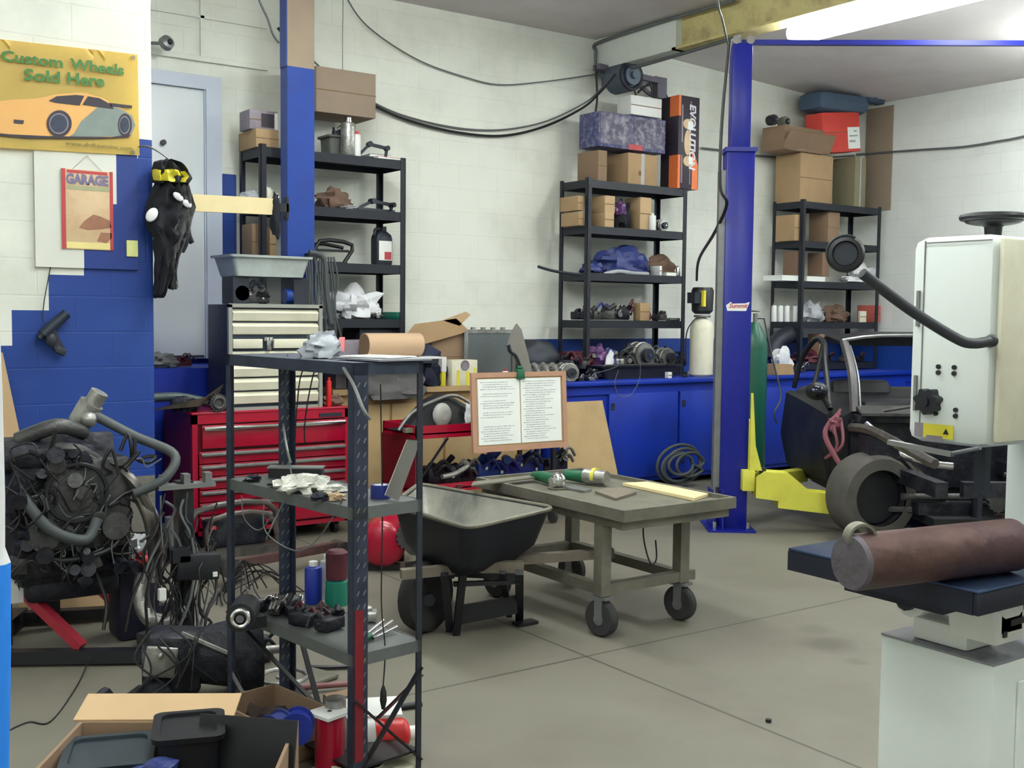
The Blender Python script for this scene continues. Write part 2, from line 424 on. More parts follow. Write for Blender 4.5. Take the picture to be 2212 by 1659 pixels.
# door
dr = ST('door_1', G().bb(2.2, 8.23, 1.19, 2.98, 8.27, 3.2, .004), doorwhite)
ST('door_frame', G().bb(2.98, 8.2, 1.19, 3.1, 8.3, 3.3).bb(2.1, 8.2, 1.19, 2.2, 8.3, 3.3).bb(2.2, 8.2, 3.2, 2.98, 8.3, 3.3).bb(2.97, 8.215, 1.19, 2.985, 8.24, 3.2), doorframe, dr)
ST('door_peephole', G().cyl((2.66, 8.235, 2.78), (2.66, 8.2, 2.78), .02), black, dr)
ST('door_kick_strip', G().bb(2.22, 8.222, 1.2, 2.96, 8.23, 1.215), darkgrey, dr)
# conduit strips on the wall over the door
ST('trim_2', G().bb(WX, 8.27, 3.42, 3.5, 8.3, 3.46).bb(WX, 8.28, 3.74, 3.5, 8.3, 3.76).bb(2.97, 8.28, 3.46, 3.0, 8.3, 4.1), white_w)

# ceiling beam running out from the back wall
bm_ = T('ceiling_beam', 'cream painted steel ceiling beam with rust patches running out from the white back wall', 'beam', (6.9, 5.5, 3.86))
P('web', G().bb(-.03, -6.5, .02, .03, 1.75, .28), creambeam, bm_)
P('flange', G().bb(-.1, -6.5, 0, .1, 1.75, .02), creambeam, bm_)
P('white_end', G().bb(-.1, 1.7, 0, .08, 2.79, .285), beamwhite, bm_, label='white painted block boxing in the wall end of the beam')
ONE('conduit', G().tube([(6.78, 6.5, 4.12), (6.77, 7.4, 4.12), (6.76, 8.2, 4.1), (6.76, 8.24, 4.02), (6.77, 8.24, 3.85), (6.8, 8.2, 3.8), (6.9, 7.6, 3.83), (6.85, 6.5, 3.84)], .016), wireg, 'grey conduit looping around the wall end of the cream ceiling beam', 'conduit')

# ---------------------------------------------------------------- tube lights, with unseen fill fixtures added at the end
LBL = ['bright fluorescent ceiling light beside the cream beam', 'fluorescent ceiling light above the metal cart', 'fluorescent ceiling light near the yellow banner wall', 'fluorescent ceiling light behind the photographer on the right', 'added unseen fill light over the left side of the room by the photographer', 'added unseen fill light on the far side of the vehicle lift, nearer the front wall', 'added unseen fill light between the vehicle lift and the right wall']
for i, (x, y, z, L, W) in enumerate(FIX):
    t = T('fluorescent_light', LBL[i], 'ceiling light', (x, y, z))
    P('housing', G().bb(-.04, -L/2-.02, .05, .04, L/2+.02, .12, .01), white, t)
    P('diffuser', G().box((0, 0, -.02), (.24, L, .12), bev=.045), lens, t)
    h = 4.15 if x < 7 else 4.15-(x-7)*.0514
    for s_ in (-1, 1): P('hanger', G().cyl((0, s_*L*.35, .11), (0, s_*L*.35, h-z), .008, n=6), grey, t)

# ---------------------------------------------------------------- blue steel column and plank
c = T('steel_column', 'blue steel column with a bare brown top standing behind the red tool chest', 'column', (3.425, 7.56, 0))
P('shaft', G().bb(-.105, -.06, 0, .105, .06, 3.3), steelblue, c)
P('upper_shaft', G().bb(-.105, -.06, 3.3, .105, .06, 4.15), kraft3, c, label='unpainted brown upper length of the column')
P('side_strip', G().bb(-.112, -.055, 3.3, -.105, .055, 4.15), steelblue, c)
a = ony(415, 438, 7.48); b_ = ony(596, 447, 7.48)
pk = T('wooden_plank', 'pale wooden plank sticking out level from the blue steel column in front of the door', 'plank', b_); a.y -= .0
P('plank', G().bar(a-b_, (0, 0, 0), .115, .03, (0, 1, 0)), yellowood, pk)
P('bracket', G().bb(-.04, .012, -.03, 3.33-b_.x, .03, .03).bb(3.31-b_.x, .012, -.08, 3.325-b_.x, .08, .08), black, pk)
g = G().sph((.0, 0, -.06), (.035, .05, .14), lump=.3, seed=4).sph((0, 0, .03), (.03, .04, .05))
ONE('dark_rag', g, ragblack, 'small dark rag hanging over the column end of the wooden plank', 'rag', loc=ony(595, 447, 7.48))

# ================================================================ shelving racks along the back wall
LV = (1.06, 1.5, 1.93, 2.35, 2.76)
BT = .98
def rack(x0, wd, label):
    t = T('shelving_rack', label, 'shelving rack', (x0+wd/2, 8.0, BT), 0, 'black steel racks standing on the bench')
    for k, z in enumerate(LV):
        g = G().box((0, 0, z-BT-.02), (wd-.01, .4, .012)); zz = z-BT-.035
        g.box((0, -.195, zz), (wd-.01, .012, .07)).box((0, .195, zz), (wd-.01, .012, .07)).box((-wd/2+.01, 0, zz), (.012, .38, .07)).box((wd/2-.01, 0, zz), (.012, .38, .07))
        P('shelf', g, rackblk, t)
    for sx in (-1, 1):
        for sy in (-1, 1):
            g = G().box((sx*(wd/2-.002), sy*.185, .9), (.006, .04, 1.8)).box((sx*(wd/2-.022), sy*.202, .9), (.045, .006, 1.8))
            for q in range(14): g.cyl((sx*(wd/2-.022), sy*.204-.004*sy*0, .1+q*.125), (sx*(wd/2-.022), sy*.208, .1+q*.125), .006, n=6)
            P('post', g, rackblk, t)
    return t
rack(3.24, 1.22, 'black shelving rack behind the blue column, with a large cardboard carton above it')
rack(6.33, 1.22, 'black shelving rack below the wall blower, carrying the orange and black box')
rack(9.22, 1.3, 'black shelving rack near the room corner, stacked with tall cardboard cartons')

# ================================================================ benches
bn = T('workbench', 'long blue workbench with cupboard doors along the back wall', 'workbench', (7.9, 7.9, 0))
P('worktop', G().bb(-2.3, -.54, BT-.04, 2.79, .39, BT, .005), benchblue, bn)
P('carcass', G().bb(-2.28, -.48, .06, 2.78, .38, BT-.04), benchblue, bn)
for k, x in enumerate((-1.62, -.77, .08, .93, 1.78)):
    d = P('door', G().bb(x, -.505, .1, x+.82, -.48, .86, .004), benchblue, bn)
    P('hinge', G().bb(.02, -.004, .62, .06, 0, .68).bb(.02, -.004, .1, .06, 0, .16), darkgrey, d, (x, -.505, .1))
P('apron', G().bb(-2.28, -.5, .86, 2.78, -.48, .94), benchblue, bn)
pb = T('plywood_bench', 'unpainted plywood cupboard bench between the red tool chest and the red cart', 'workbench', (4.6, 7.9, 0))
P('worktop', G().bb(-.98, -.52, BT-.04, .98, .39, BT), plyw, pb)
P('carcass', G().bb(-.96, -.47, .05, .96, .38, BT-.04), plyw, pb)
for x in (-.95, -.47, .01, .49): P('door', G().bb(x, -.49, .08, x+.46, -.47, .86, .004), plyw, pb)

# ================================================================ red tool chest
def drawer(t, x0, x1, z0, z1, y, m_, hm, hh=.02):
    d = P('drawer', G().bb(x0, y-.018, z0, x1, y, z1, .004), m_, t)
    P('handle', G().bb(x0+.005, y-.045, z1-hh-.008, x1-.005, y-.018, z1-.006, .006), hm, d)
    return d
tc_ = T('tool_chest', 'wide red tool chest with silver drawer pulls and many drawers', 'tool chest', (2.99, 7.21, 0))
w2 = .56; Y0 = -.23
g = G()
g.bb(-w2, Y0+.03, .09, w2, .34, .88)
P('body', g, redside, tc_)
P('front_frame', G().bb(-w2, Y0, .09, -w2+.035, Y0+.03, .88).bb(w2-.035, Y0, .09, w2, Y0+.03, .88).bb(-w2, Y0, .82, w2, Y0+.03, .88).bb(-w2, Y0, .09, w2, Y0+.03, .12), red, tc_)
P('lid', G().bb(-w2-.005, Y0-.005, .88, w2+.005, .34, .895, .004), red, tc_)
P('badge', G().bb(.33, Y0-.008, .83, .5, Y0, .855), darkgrey, tc_)
drawer(tc_, -.5, w2-.04, .66, .81, Y0, red, chrome, .026)
zz = .64
for k in range(3):
    drawer(tc_, -w2+.04, w2-.04, zz-.077, zz, Y0, red, grey); zz -= .084
for k in range(3):
    drawer(tc_, -w2+.04, .1, zz-.077, zz, Y0, red, grey); 
    if k == 0: drawer(tc_, .12, w2-.04, zz-.077, zz, Y0, red, grey)
    zz -= .084
drawer(tc_, .12, w2-.04, zz+.084*0+.0, zz+.16, Y0, red, grey)
for sx in (-1, 1):
    for sy in (-.15, .17):
        P('caster', G().cyl((sx*.48-.015, sy, .045), (sx*.48+.015, sy, .045), .045).box((sx*.48, sy, .075), (.05, .06, .03)), black, tc_)
# grey and cream drawer cabinet on the chest
gc = T('drawer_cabinet', 'grey steel cabinet with cream drawers standing on the red tool chest', 'cabinet', (3.02, 7.2, .895))
P('body', G().bb(-.33, -.17, 0, .33, .2, .7, .004), slate, gc)
P('front_frame', G().bb(-.335, -.2, 0, -.31, -.17, .7).bb(.31, -.2, 0, .335, -.17, .7).bb(-.335, -.2, .68, .335, -.17, .705).bb(-.31, -.19, 0, .31, -.17, .02), cream2, gc)
zs = [(.61, .675), (.53, .605), (.44, .525), (.36, .435)]
rows = [.04, .13, .22, .31, .41, .50, .59]
for k, z in enumerate(rows):
    if z == .41:
        for a, b_ in ((-.305, -.1), (-.02, .305)): d = P('drawer', G().bb(a, -.2, z, b_, -.17, z+.062, .004), cream, gc)
        P('latch', G().bb(-.075, -.215, z-.01, -.045, -.19, z+.07, .003).bb(-.09, -.205, z+.05, -.03, -.19, z+.075), chrome, gc)
    else:
        d = P('drawer', G().loft([[(-.305, -.17, z), (.305, -.17, z), (.305, -.17, z+.08), (-.305, -.17, z+.08)], [(-.305, -.19, z+.005), (.305, -.19, z+.005), (.305, -.202, z+.055), (-.305, -.202, z+.055)]]), cream, gc)

# ================================================================ red service cart
rc = T('service_cart', 'red two-tray service cart loaded with engine parts behind the notice board', 'cart', (4.36, 6.75, 0))
X0, X1, Ya, Yb = -.55, .66, -.25, .22
def tray(z, hgt):
    g = G().bb(X0, Ya, z, X1, Yb, z+.01)
    g.bb(X0, Ya, z-hgt*.3, X1, Ya+.012, z+hgt*.7).bb(X0, Yb-.012, z-hgt*.3, X1, Yb, z+hgt*.7).bb(X0, Ya, z-hgt*.3, X0+.012, Yb, z+hgt*.7).bb(X1-.012, Ya, z-hgt*.3, X1, Yb, z+hgt*.7)
    return g
P('top_tray', tray(.72, .09), red, rc); P('lower_tray', tray(.33, .06), red, rc)
for sx, sy in ((X0+.02, Ya+.02), (X1-.02, Ya+.02), (X0+.02, Yb-.02), (X1-.02, Yb-.02)):
    P('leg', G().bar((sx, sy, .1), (sx, sy, .7), .03, .03), darkgrey, rc)
    P('caster', G().cyl((sx-.012, sy, .05), (sx+.012, sy, .05), .05), rubber, rc)
P('side_panel', G().bb(X0-.006, Ya, .36, X0, Yb, .7), redside, rc, label='dented red side panel')
P('brace', G().bar((X0+.25, Ya-.004, .69), (X0+.03, Ya-.004, .42), .02, .01), black, rc)

# notice board with two sheets, hooked on the front of the cart
nb = T('notice_board', 'wood framed board with two white sheets of handwriting hooked onto the red cart', 'notice board', (4.56, 6.32, .595), 0)
nb.rotation_euler = (rad(-4), 0, rad(-2))
P('frame', G().bb(-.4, -.012, 0, .4, .012, .035).bb(-.4, -.012, .515, .4, .012, .55).bb(-.4, -.012, .035, -.365, .012, .515).bb(.365, -.012, .035, .4, .012, .515), wood_frame, nb)
P('backing', G().bb(-.37, 0, .03, .37, .01, .52), kraftlt, nb)
for k, (a, b_) in enumerate(((-.35, -.005), (.005, .35))):
    s_ = P('paper_sheet', G().bb(a, -.008, .05, b_, -.002, .505), paper, nb)
    g = G(); rnd = random.Random(3+k)
    for r in range(26):
        z = .48-r*.0162
        if rnd.random() < .12: continue
        x = a+.02+(.02 if r % 3 else 0)
        end = b_-.03-rnd.random()*.12
        while x < end:
            L = .006+rnd.random()*.022
            g.bb(x, -.0092, z, min(x+L, end), -.008, z+.003+rnd.random()*.002); x += L+.005
    q = P('handwriting', g, papergrey, s_)
P('clip', G().bb(-.03, -.03, .5, .03, .01, .57, .004).cyl((-.02, -.01, .58), (.02, -.01, .58), .012), toolgreen, nb, label='green bulldog clip')
P('hook', G().tube([(-.2, .012, .5), (-.2, .06, .5), (-.2, .13, .22), (-.2, .2, .16)], .006).tube([(.2, .012, .5), (.2, .06, .5), (.2, .13, .22), (.2, .2, .16)], .006), wire, nb)

# plywood sheet leaning on the blue bench
g = G().prism([(0, 0), (.62, 0), (.5, .84), (.02, .84)], .015)
ONE('plywood_sheet', g, plyw, 'bare plywood sheet leaning against the left end of the blue bench', 'board', loc=(5.52, 7.05, .002), rot=(rad(80), 0, 0))

# ================================================================ metal cart table (foreground)
ct = T('cart_table', 'welded grey steel cart table with a tray top on four large casters', 'cart', (3.72, 4.48, 0))
x0, x1, y0, y1, zt = -.36, .38, -.64, .6, .65
g = G().bb(x0+.02, y0+.02, zt-.05, x1-.02, y1-.02, zt-.02).bb(x0, y0, zt-.055, x1, y0+.02, zt).bb(x0, y1-.02, zt-.055, x1, y1, zt).bb(x0, y0+.02, zt-.055, x0+.02, y1-.02, zt).bb(x1-.02, y0+.02, zt-.055, x1, y1-.02, zt)
P('top', g, steel, ct)
for q_ in ((x0+.02, y0+.03, x1-.02, y0+.08), (x0+.02, y1-.08, x1-.02, y1-.03), (x0+.03, y0+.08, x0+.08, y1-.08), (x1-.08, y0+.08, x1-.03, y1-.08)): P('frame_rail', G().bb(q_[0], q_[1], zt-.1, q_[2], q_[3], zt-.056), steel, ct)
lx = (-.3, .22); ly = (-.42, .47)
for x in lx:
    for y in ly:
        P('leg', G().bb(x-.03, y-.03, .2, x+.03, y+.03, zt-.101), steel, ct)
        cst = P('caster', G().box((0, 0, .19), (.07, .1, .012)).box((-.028, 0, .13), (.008, .045, .11)).box((.028, 0, .13), (.008, .045, .11)), grey, ct, (x, y, 0), (0, 0, rad(12)))
        P('wheel', G().lathe([(.03, -.026), (.08, -.026), (.09, -.016), (.09, .016), (.08, .026), (.03, .026)], (0, 0, .09), (0, pi/2, 0)), rubber, cst)
        P('hub', G().cyl((-.03, 0, .085), (.03, 0, .085), .028), grey, cst)
for q_ in ((lx[0]+.031, ly[0]-.024, lx[1]-.031, ly[0]+.024), (lx[0]+.031, ly[1]-.024, lx[1]-.031, ly[1]+.024), (lx[0]-.024, ly[0]+.031, lx[0]+.024, ly[1]-.031), (lx[1]-.024, ly[0]+.031, lx[1]+.024, ly[1]-.031), (lx[1]+.031, ly[0]-.024, lx[1]+.08, ly[0]+.024)): P('lower_rail', G().bb(q_[0], q_[1], .205, q_[2], q_[3], .255), steel, ct)

def onb(x, y, z): p = onz(x, y, z); return (p.x, p.y, z)
zt2 = .632
def plank(name, px4, th, z, m_, label, cat='board'):
    pts = [onz(x, y, z+th) for x, y in px4]
    g = G(); g.prism([(p.x, p.y) for p in pts], th, Matrix.Translation((0, 0, z)))
    return ONE(name, g, m_, label, cat)
plank('pine_board', ((1345, 1043), (1400, 1040), (1530, 1066), (1500, 1076)), .015, zt2, yellowood, 'pale pine board lying along the right edge of the steel cart table')
plank('scrap_board', ((1285, 1060), (1345, 1052), (1375, 1062), (1330, 1076)), .012, zt2, oldwood, 'short grey scrap board in the middle of the steel cart table')
plank('flat_bar', ((1018, 1048), (1022, 1040), (1165, 1024), (1165, 1030)), .008, .652, steel, 'long flat steel bar lying across the far left corner of the steel cart table', 'metal bar')
plank('file_tool', ((1205, 1050), (1240, 1048), (1278, 1056), (1262, 1060)), .01, zt2, grey, 'thin grey file on the steel cart table beside the grinder', 'file')
for k, (pa_, pb2, lb) in enumerate((((1172, 1030), (1207, 1040), 'green angle grinder with a shiny silver head on the steel cart table'), ((1228, 1028), (1300, 1036), 'green grinder with a fat white and silver barrel beside the silver headed grinder'))):
    a = onz(*pa_, zt2+.035); b_ = onz(*pb2, zt2+.035); d_ = (b_-a).normalized(); L = (b_-a).length
    t = T('angle_grinder', lb, 'grinder', (a.x, a.y, zt2), atan2(d_.y, d_.x))
    if k == 0:
        P('body', G().cyl((-.03, 0, .035), (L-.03, 0, .038), .028, .034).cyl((-.1, .0, .03), (-.03, 0, .035), .022, .028), toolgreen, t)
        P('head', G().sph((L+.01, -.01, .045), (.045, .04, .042)).cyl((L+.01, -.05, .03), (L+.01, -.01, .04), .03), chrome, t)
        P('disc', G().cyl((L+.01, -.01, .001), (L+.01, -.01, .007), .055), steel, t)
    else:
        P('body', G().cyl((-.02, 0, .04), (L*.55, 0, .04), .028, .036), toolgreen, t)
        P('barrel', G().cyl((L*.58, 0, .045), (L+.03, 0, .045), .044, .04).cyl((L*.5, 0, .045), (L*.58, 0, .045), .04), alu, t)
        P('yellow_ring', G().cyl((L*.75, 0, .05), (L*.85, 0, .05), .0445), yellow, t)
        P('side_handle', G().cyl((L*.3, .03, .05), (L*.3, .12, .05), .014), toolgreen, t)
g = G(); p = onz(1275, 1100, .5)
g.tube([(3.72, 4.1, .59), (3.7, 4.08, .45), (3.73, 4.06, .32), (3.78, 4.07, .33), (3.8, 4.1, .42)], .004)
ONE('hanging_wire', g, wire, 'thin wires dangling under the front of the steel cart table', 'wire')

# ================================================================ wheelbarrow
wb = T('wheelbarrow', 'dark contractor wheelbarrow with wooden handles beside the steel cart table', 'wheelbarrow', (2.93, 4.55, 0))
wo = Vector(wb.location)
def rq(cs, z, r=.07, n=6, sh=0.0):
    """rounded four-sided ring through corners cs"""
    C_ = [Vector((x, y, z)) for x, y in cs]; m_ = sum(C_, Vector())/4; C_ = [c+(m_-c).normalized()*sh for c in C_]; out = []
    for i in range(4):
        p, c, q = C_[i-1], C_[i], C_[(i+1) % 4]; a = c+(p-c).normalized()*r; b = c+(q-c).normalized()*r
        for k in range(n): t = k/(n-1); out.append(tuple(a*(1-t)**2+c*2*t*(1-t)+b*t*t-Vector((wo.x, wo.y, 0))))
    return out
ZR = .6
top_ = [(onz(x, y, ZR).x, onz(x, y, ZR).y) for x, y in ((846, 1092), (905, 1046), (1200, 1098), (1012, 1142))]
cmx = sum(p[0] for p in top_)/4; cmy = sum(p[1] for p in top_)/4
def shr(k, dx=0, dy=0): return [(cmx+(x-cmx)*k+dx, cmy+(y-cmy)*k+dy) for x, y in top_]
outer = [rq(shr(.62), .33), rq(shr(.84), .42), rq(top_, ZR, .09)]
inner = [rq(top_, ZR, .09, sh=.02), rq(shr(.84), .42, sh=.02), rq(shr(.6), .345, sh=.02)]
P('tray', G().loft(outer+inner), mat('barrow_black', (30, 33, 44), .5, .3, .2, 6), wb)
P('tray_inside', G().loft([rq(top_, ZR-.004, .09, sh=.024), rq(shr(.84), .424, sh=.026), rq(shr(.6), .35, sh=.026)], False), mat('barrow_inside', (150, 150, 140), .6, .2, .2, 8, 0, (70, 72, 74), 3, .7), wb, label='worn bare grey inside of the tray')
rp = rq(top_, ZR+.002, .09, sh=-.004)
P('rim', G().tube(rp+rp[:2], .011, 8, 1), steel, wb)
def W_(x, y, z): p = onz(x, y, z); return (p.x-wo.x, p.y-wo.y, z)
P('near_handle', G().bar(W_(866, 1240, .33), W_(1040, 1224, .345), .05, .045).bar(W_(1035, 1224, .345), W_(1130, 1224, .34), .05, .052), oldwood, wb, label='weathered near wooden handle')
P('far_handle', G().bar(W_(930, 1222, .31), W_(1325, 1194, .36), .05, .045), oldwood, wb, label='weathered far wooden handle')
P('near_leg', G().bar(W_(960, 1240, .33), W_(972, 1362, .01), .035, .025).bar(W_(1000, 1240, .33), W_(985, 1372, .0), .035, .025), black, wb)
P('far_leg', G().bar(W_(1122, 1236, .33), W_(1122, 1342, .0), .04, .03).bar(W_(1085, 1236, .33), W_(1100, 1330, .02), .03, .02).box(W_(1135, 1345, .01), (.12, .06, .014)), black, wb)
P('leg_brace', G().bar(W_(980, 1262, .27), W_(1122, 1256, .27), .03, .02).bar(W_(985, 1330, .1), W_(1115, 1305, .13), .02, .09), black, wb)
hx0 = W_(920, 1290, .17)
wh = P('wheel', G().lathe([(.06, -.045), (.13, -.055), (.165, -.04), (.175, 0), (.165, .04), (.13, .055), (.06, .045)], (hx0[0], hx0[1], .176), (pi/2, 0, rad(20))), rubber, wb)
P('hub', G().cyl((hx0[0]-.03, hx0[1]-.08, .176), (hx0[0]+.03, hx0[1]+.08, .176), .03), darkgrey, wh)
P('under_frame', G().box((hx0[0]+.02, hx0[1], .3), (.16, .2, .06)).bar((hx0[0], hx0[1], .3), W_(1120, 1245, .3), .05, .03), black, wb)

# ================================================================ red compressor tank
rt = T('air_compressor', 'red air compressor tank standing behind the wheelbarrow', 'compressor', (3.24, 5.9, 0), rad(-125))
P('tank', G().cyl((-.3, 0, .17), (.1, 0, .17), .14, n=28).sph((.1, 0, .17), (.05, .14, .14)).sph((-.3, 0, .17), (.05, .14, .14)), red, rt)
P('motor', G().cyl((.0, .2, .18), (.16, .2, .18), .07).box((.06, .22, .3), (.12, .12, .1), bev=.01).gear((.14, .16, .22), .08, .02, 16, rt=(0, pi/2, 0)), engine_l, rt)
P('bracket', G().bar((.1, .1, .34), (.1, .26, .1), .03, .02).bar((.1, .26, .1), (.1, .24, .0), .04, .03).tube([(.12, .1, .3), (.14, .18, .25), (.12, .26, .3)], .012), wiretan, rt)
P('foot', G().box((-.2, 0, .02), (.05, .2, .04)).box((.06, 0, .02), (.05, .2, .04)), black, rt)

# ================================================================ angle-steel parts rack in the foreground
fr = T('angle_steel_rack', 'tall open rack of slotted dark angle steel in the foreground', 'rack', (0, 0, 0))
Lp, Np, Rp, Bp = Vector((1.52, 3.99, 0)), Vector((1.625, 3.165, 0)), Vector((1.9, 3.2, 0)), Vector((1.795, 4.025, 0))
cen = (Lp+Np+Rp+Bp)/4; fr.location = cen
ux = (Rp-Np).normalized(); uy = (Lp-Np).normalized(); hx = (Rp-Np).length/2; hy = (Lp-Np).length/2
fr.rotation_euler = (0, 0, atan2(ux.y, ux.x))
def angle(sx, sy, wx, wy, z1=1.39, cut=None):
    g = G().box((sx*(hx-wx/2), sy*hy, z1/2), (wx, .004, z1)).box((sx*hx, sy*(hy-wy/2), z1/2), (.004, wy, z1))
    return g
def slots(sx, sy, wx, wy):
    g = G(); z = .06
    while z < 1.36:
        if wx > .03:
            for q in (.3, .75): g.box((sx*(hx-wx*q), sy*hy-.0025*1, z), (.004, .003, .018), (0, .5, 0))
        z += .045
    return g
for nm, sx, sy, wx, wy in (('Np', -1, -1, .055, .03), ('Rp', 1, -1, .02, .03), ('Lp', -1, 1, .03, .03), ('Bp', 1, 1, .055, .03)):
    p_ = P('post', angle(sx, sy, wx, wy), slate if nm != 'Rp' else darkgrey, fr)
    if wx > .05: P('slots', slots(sx, sy, wx, wy), grey if nm == 'Np' else grey, p_)
P('red_post_wrap', G().box((-hx+.02, -hy-.003, .34), (.034, .004, .5)), redside, fr, label='red painted lower stretch of the near post')
for z in (1.385, .92, .44, .03):
    if z == .03:
        continue
    P('shelf', G().box((0, 0, z), (hx*2-.01, hy*2-.01, .008)).box((0, -hy, z-.015), (hx*2, .004, .04)).box((0, hy, z-.015), (hx*2, .004, .04)).box((-hx, 0, z-.015), (.004, hy*2, .04)).box((hx, 0, z-.015), (.004, hy*2, .04)), slate if z > 1 else mat('rack_shelf_grey', (98, 102, 102), .55, .3, .2, 10, 0, (70, 72, 74), 6, .5), fr)
P('bottom_shelf', G().box((0, 0, .06), (hx*2-.01, hy*2-.01, .008)), black, fr)
for a, b_ in (((-hx, hy, .42), (hx*.2, -hy*.1, .08)), ((hx, hy, .4), (hx*.3, hy*.1, .06)), ((hx, -hy, .35), (-hx, -hy, .02)), ((-hx, -hy, .3), (hx, -hy, .03)), ((hx, -hy, .32), (hx, -hy*.2, .03)), ((-hx, hy, .2), (-hx*.6, hy*.7, .02))):
    P('brace', G().bar(a, b_, .02, .006), black, fr)
FRM = Matrix.Translation(cen) @ Matrix.Rotation(fr.rotation_euler.z, 4, 'Z')
def onfr(x, y, z): return onz(x, y, z)

# ================================================================ two-post lift
LA = rad(-37)
lf = T('vehicle_lift', 'blue two-post vehicle lift with a yellow swing arm beside the stripped black car', 'vehicle lift', (6.03, 5.7, 0), LA)
for k, ox in enumerate((0, 3.3)):
    q = P('post', G().bb(ox-.1, -.09, 0, ox+.1, .12, 2.75, .006).bb(ox-.068, -.07, 2.75, ox+.068, .1, 3.5, .005), liftblue, lf)
    P('base_plate', G().bb(ox-.2, -.25, 0, ox+.14, .25, .014).bb(ox-.16, -.11, .014, ox-.145, .1, .28).bb(ox-.1, -.22, .014, ox-.088, -.09, .3), liftblue, lf)
    P('collar', G().bb(ox-.115, -.105, 2.73, ox+.115, .135, 2.76), liftblue, lf)
    for bx in (-.15, .09): P('anchor_bolt', G().cyl((ox+bx, -.2, .014), (ox+bx, -.2, .07), .013, n=6), chrome, lf)
    P('guide_rail', G().bb(ox-.145 if k == 0 else ox+.1, -.06, .3, ox-.1 if k == 0 else ox+.145, .04, 2.6), grey, lf)
P('top_cylinder_eye', G().cyl((-.05, -.08, 3.52), (-.05, .1, 3.52), .03).cyl((.05, -.08, 3.52), (.05, .1, 3.52), .03), chrome, lf)
P('crossbar', G().bb(.0, -.02, 3.5, 3.3, .02, 3.535), liftblue, lf)
P('sleeve', G().bb(2.08, -.025, 3.495, 2.16, .025, 3.54), chrome, lf)
st = P('sticker', G().prism([(-.075, -.03), (.06, -.03), (.085, .035), (.05, .025), (-.04, .022), (-.05, .035), (-.085, .01)], .002, Matrix.Translation((0, -.091, 1.62)) @ XZ), white, lf, label='white shop sticker with red slanted lettering')
TXT('lettering', 'Summit', .045, tinred, lf, (-.066, -.0935, 1.612), (pi/2, 0, 0), .35, .95, .0008)
# carriage and arms
P('carriage', G().bb(.05, -.17, .29, .14, .14, .44, .006).prism([(.1, .44), (.19, .44), (.14, .62), (.115, 1.0), (.1, 1.0)], .02, Matrix.Translation((0, -.14, 0)) @ XZ).bb(.1, -.1, .44, .12, .1, .8), yellow, lf)
arm = [(.14, .4), (.2, .44), (.36, .43), (.52, .3), (.78, .28), (.78, .13), (.3, .18), (.3, .23), (.14, .25)]
P('swing_arm', G().prism(arm, .02, Matrix.Translation((0, -.2, 0)) @ XZ).prism(arm, .02, Matrix.Translation((0, -.06, 0)) @ XZ).prism([(.36, .424), (.52, .294), (.53, .3), (.37, .432)], .12, Matrix.Translation((0, -.075, 0)) @ XZ).bb(.53, -.195, .27, .775, -.075, .28).bb(.2, -.195, .425, .35, -.075, .434), yellow, lf)
P('arm_pin', G().cyl((.2, -.13, .24), (.2, -.13, .46), .025), darkgrey, lf)
P('rear_arm', G().bar((.2, .1, .32), (.7, .8, .28), .1, .1), yellow, lf)
ONE('lift_hose', G().tube([ony(1577, 85, 5.6), ony(1560, 260, 5.58), ony(1556, 400, 5.56), ony(1570, 440, 5.56), ony(1545, 500, 5.9), ony(1510, 560, 6.9), ony(1505, 605, 7.4)], .012), wire, 'black hose sagging from the top of the blue lift post to the black pump head', 'hose')
ONE('lift_cable', G().tube([ony(1535, -170, 5.0), ony(1550, 0, 5.0), ony(1560, 40, 5.3), ony(1572, 95, 5.55)], .007), wireg, 'pale cable hanging from the ceiling to the top of the blue lift post', 'cable')

# ================================================================ stripped black car between the lift posts
car = T('stripped_car', 'stripped black car without bonnet or front wings standing at the blue lift', 'car', (7.12, 4.62, 0), LA)
car.location = (7.13, 4.54, 0); car.rotation_euler = (0, 0, rad(-34))
# side body shell: cross-sections along y
def sec(y, w_, zb, zs, zt): return [(-w_, y, zb), (-w_-.03, y, (zb+zs)/2), (-w_, y, zs), (-w_+.12, y, zt), (w_-.12, y, zt), (w_, y, zs), (w_+.03, y, (zb+zs)/2), (w_, y, zb)]
P('body_shell', G().loft([sec(.42, .76, .28, .8, .86), sec(.8, .8, .27, .86, .93), sec(1.35, .82, .27, .9, .97), sec(1.6, .8, .3, .9, .97), sec(1.75, .7, .38, .84, .9)]), carblack, car)
P('door', G().loft([[(-.8, .5, .32), (-.86, .5, .56), (-.82, .5, .82), (-.78, .5, .84), (-.76, .5, .32)], [(-.84, 1.0, .31), (-.89, 1.0, .58), (-.85, 1.0, .88), (-.81, 1.0, .9), (-.8, 1.0, .31)], [(-.84, 1.5, .31), (-.9, 1.5, .58), (-.86, 1.5, .92), (-.82, 1.5, .94), (-.8, 1.5, .31)]]), carblack, car)
for s_ in (-1, 1):
    P('windscreen_pillar', G().tube([(s_*.64, .42, .84), (s_*.6, .62, 1.12), (s_*.56, .95, 1.36)], .035, 8, 4), mat('pillar_metal', (84, 82, 84), .45, .5, .3, 14), car, label='stripped bare metal windscreen pillar')
    P('pillar_flange', G().tube([(s_*.6, .4, .86), (s_*.56, .6, 1.12), (s_*.52, .92, 1.33)], .008, 6, 4), grey, car)
    P('door_window_frame', G().tube([(s_*.78, .55, .86), (s_*.72, .9, 1.2), (s_*.66, 1.15, 1.35), (s_*.66, 1.4, 1.36), (s_*.72, 1.55, 1.2), (s_*.76, 1.62, .95)], .022, 8, 4).tube([(s_*.76, 1.1, .92), (s_*.66, 1.15, 1.34)], .02, 8, 2), carblack, car)
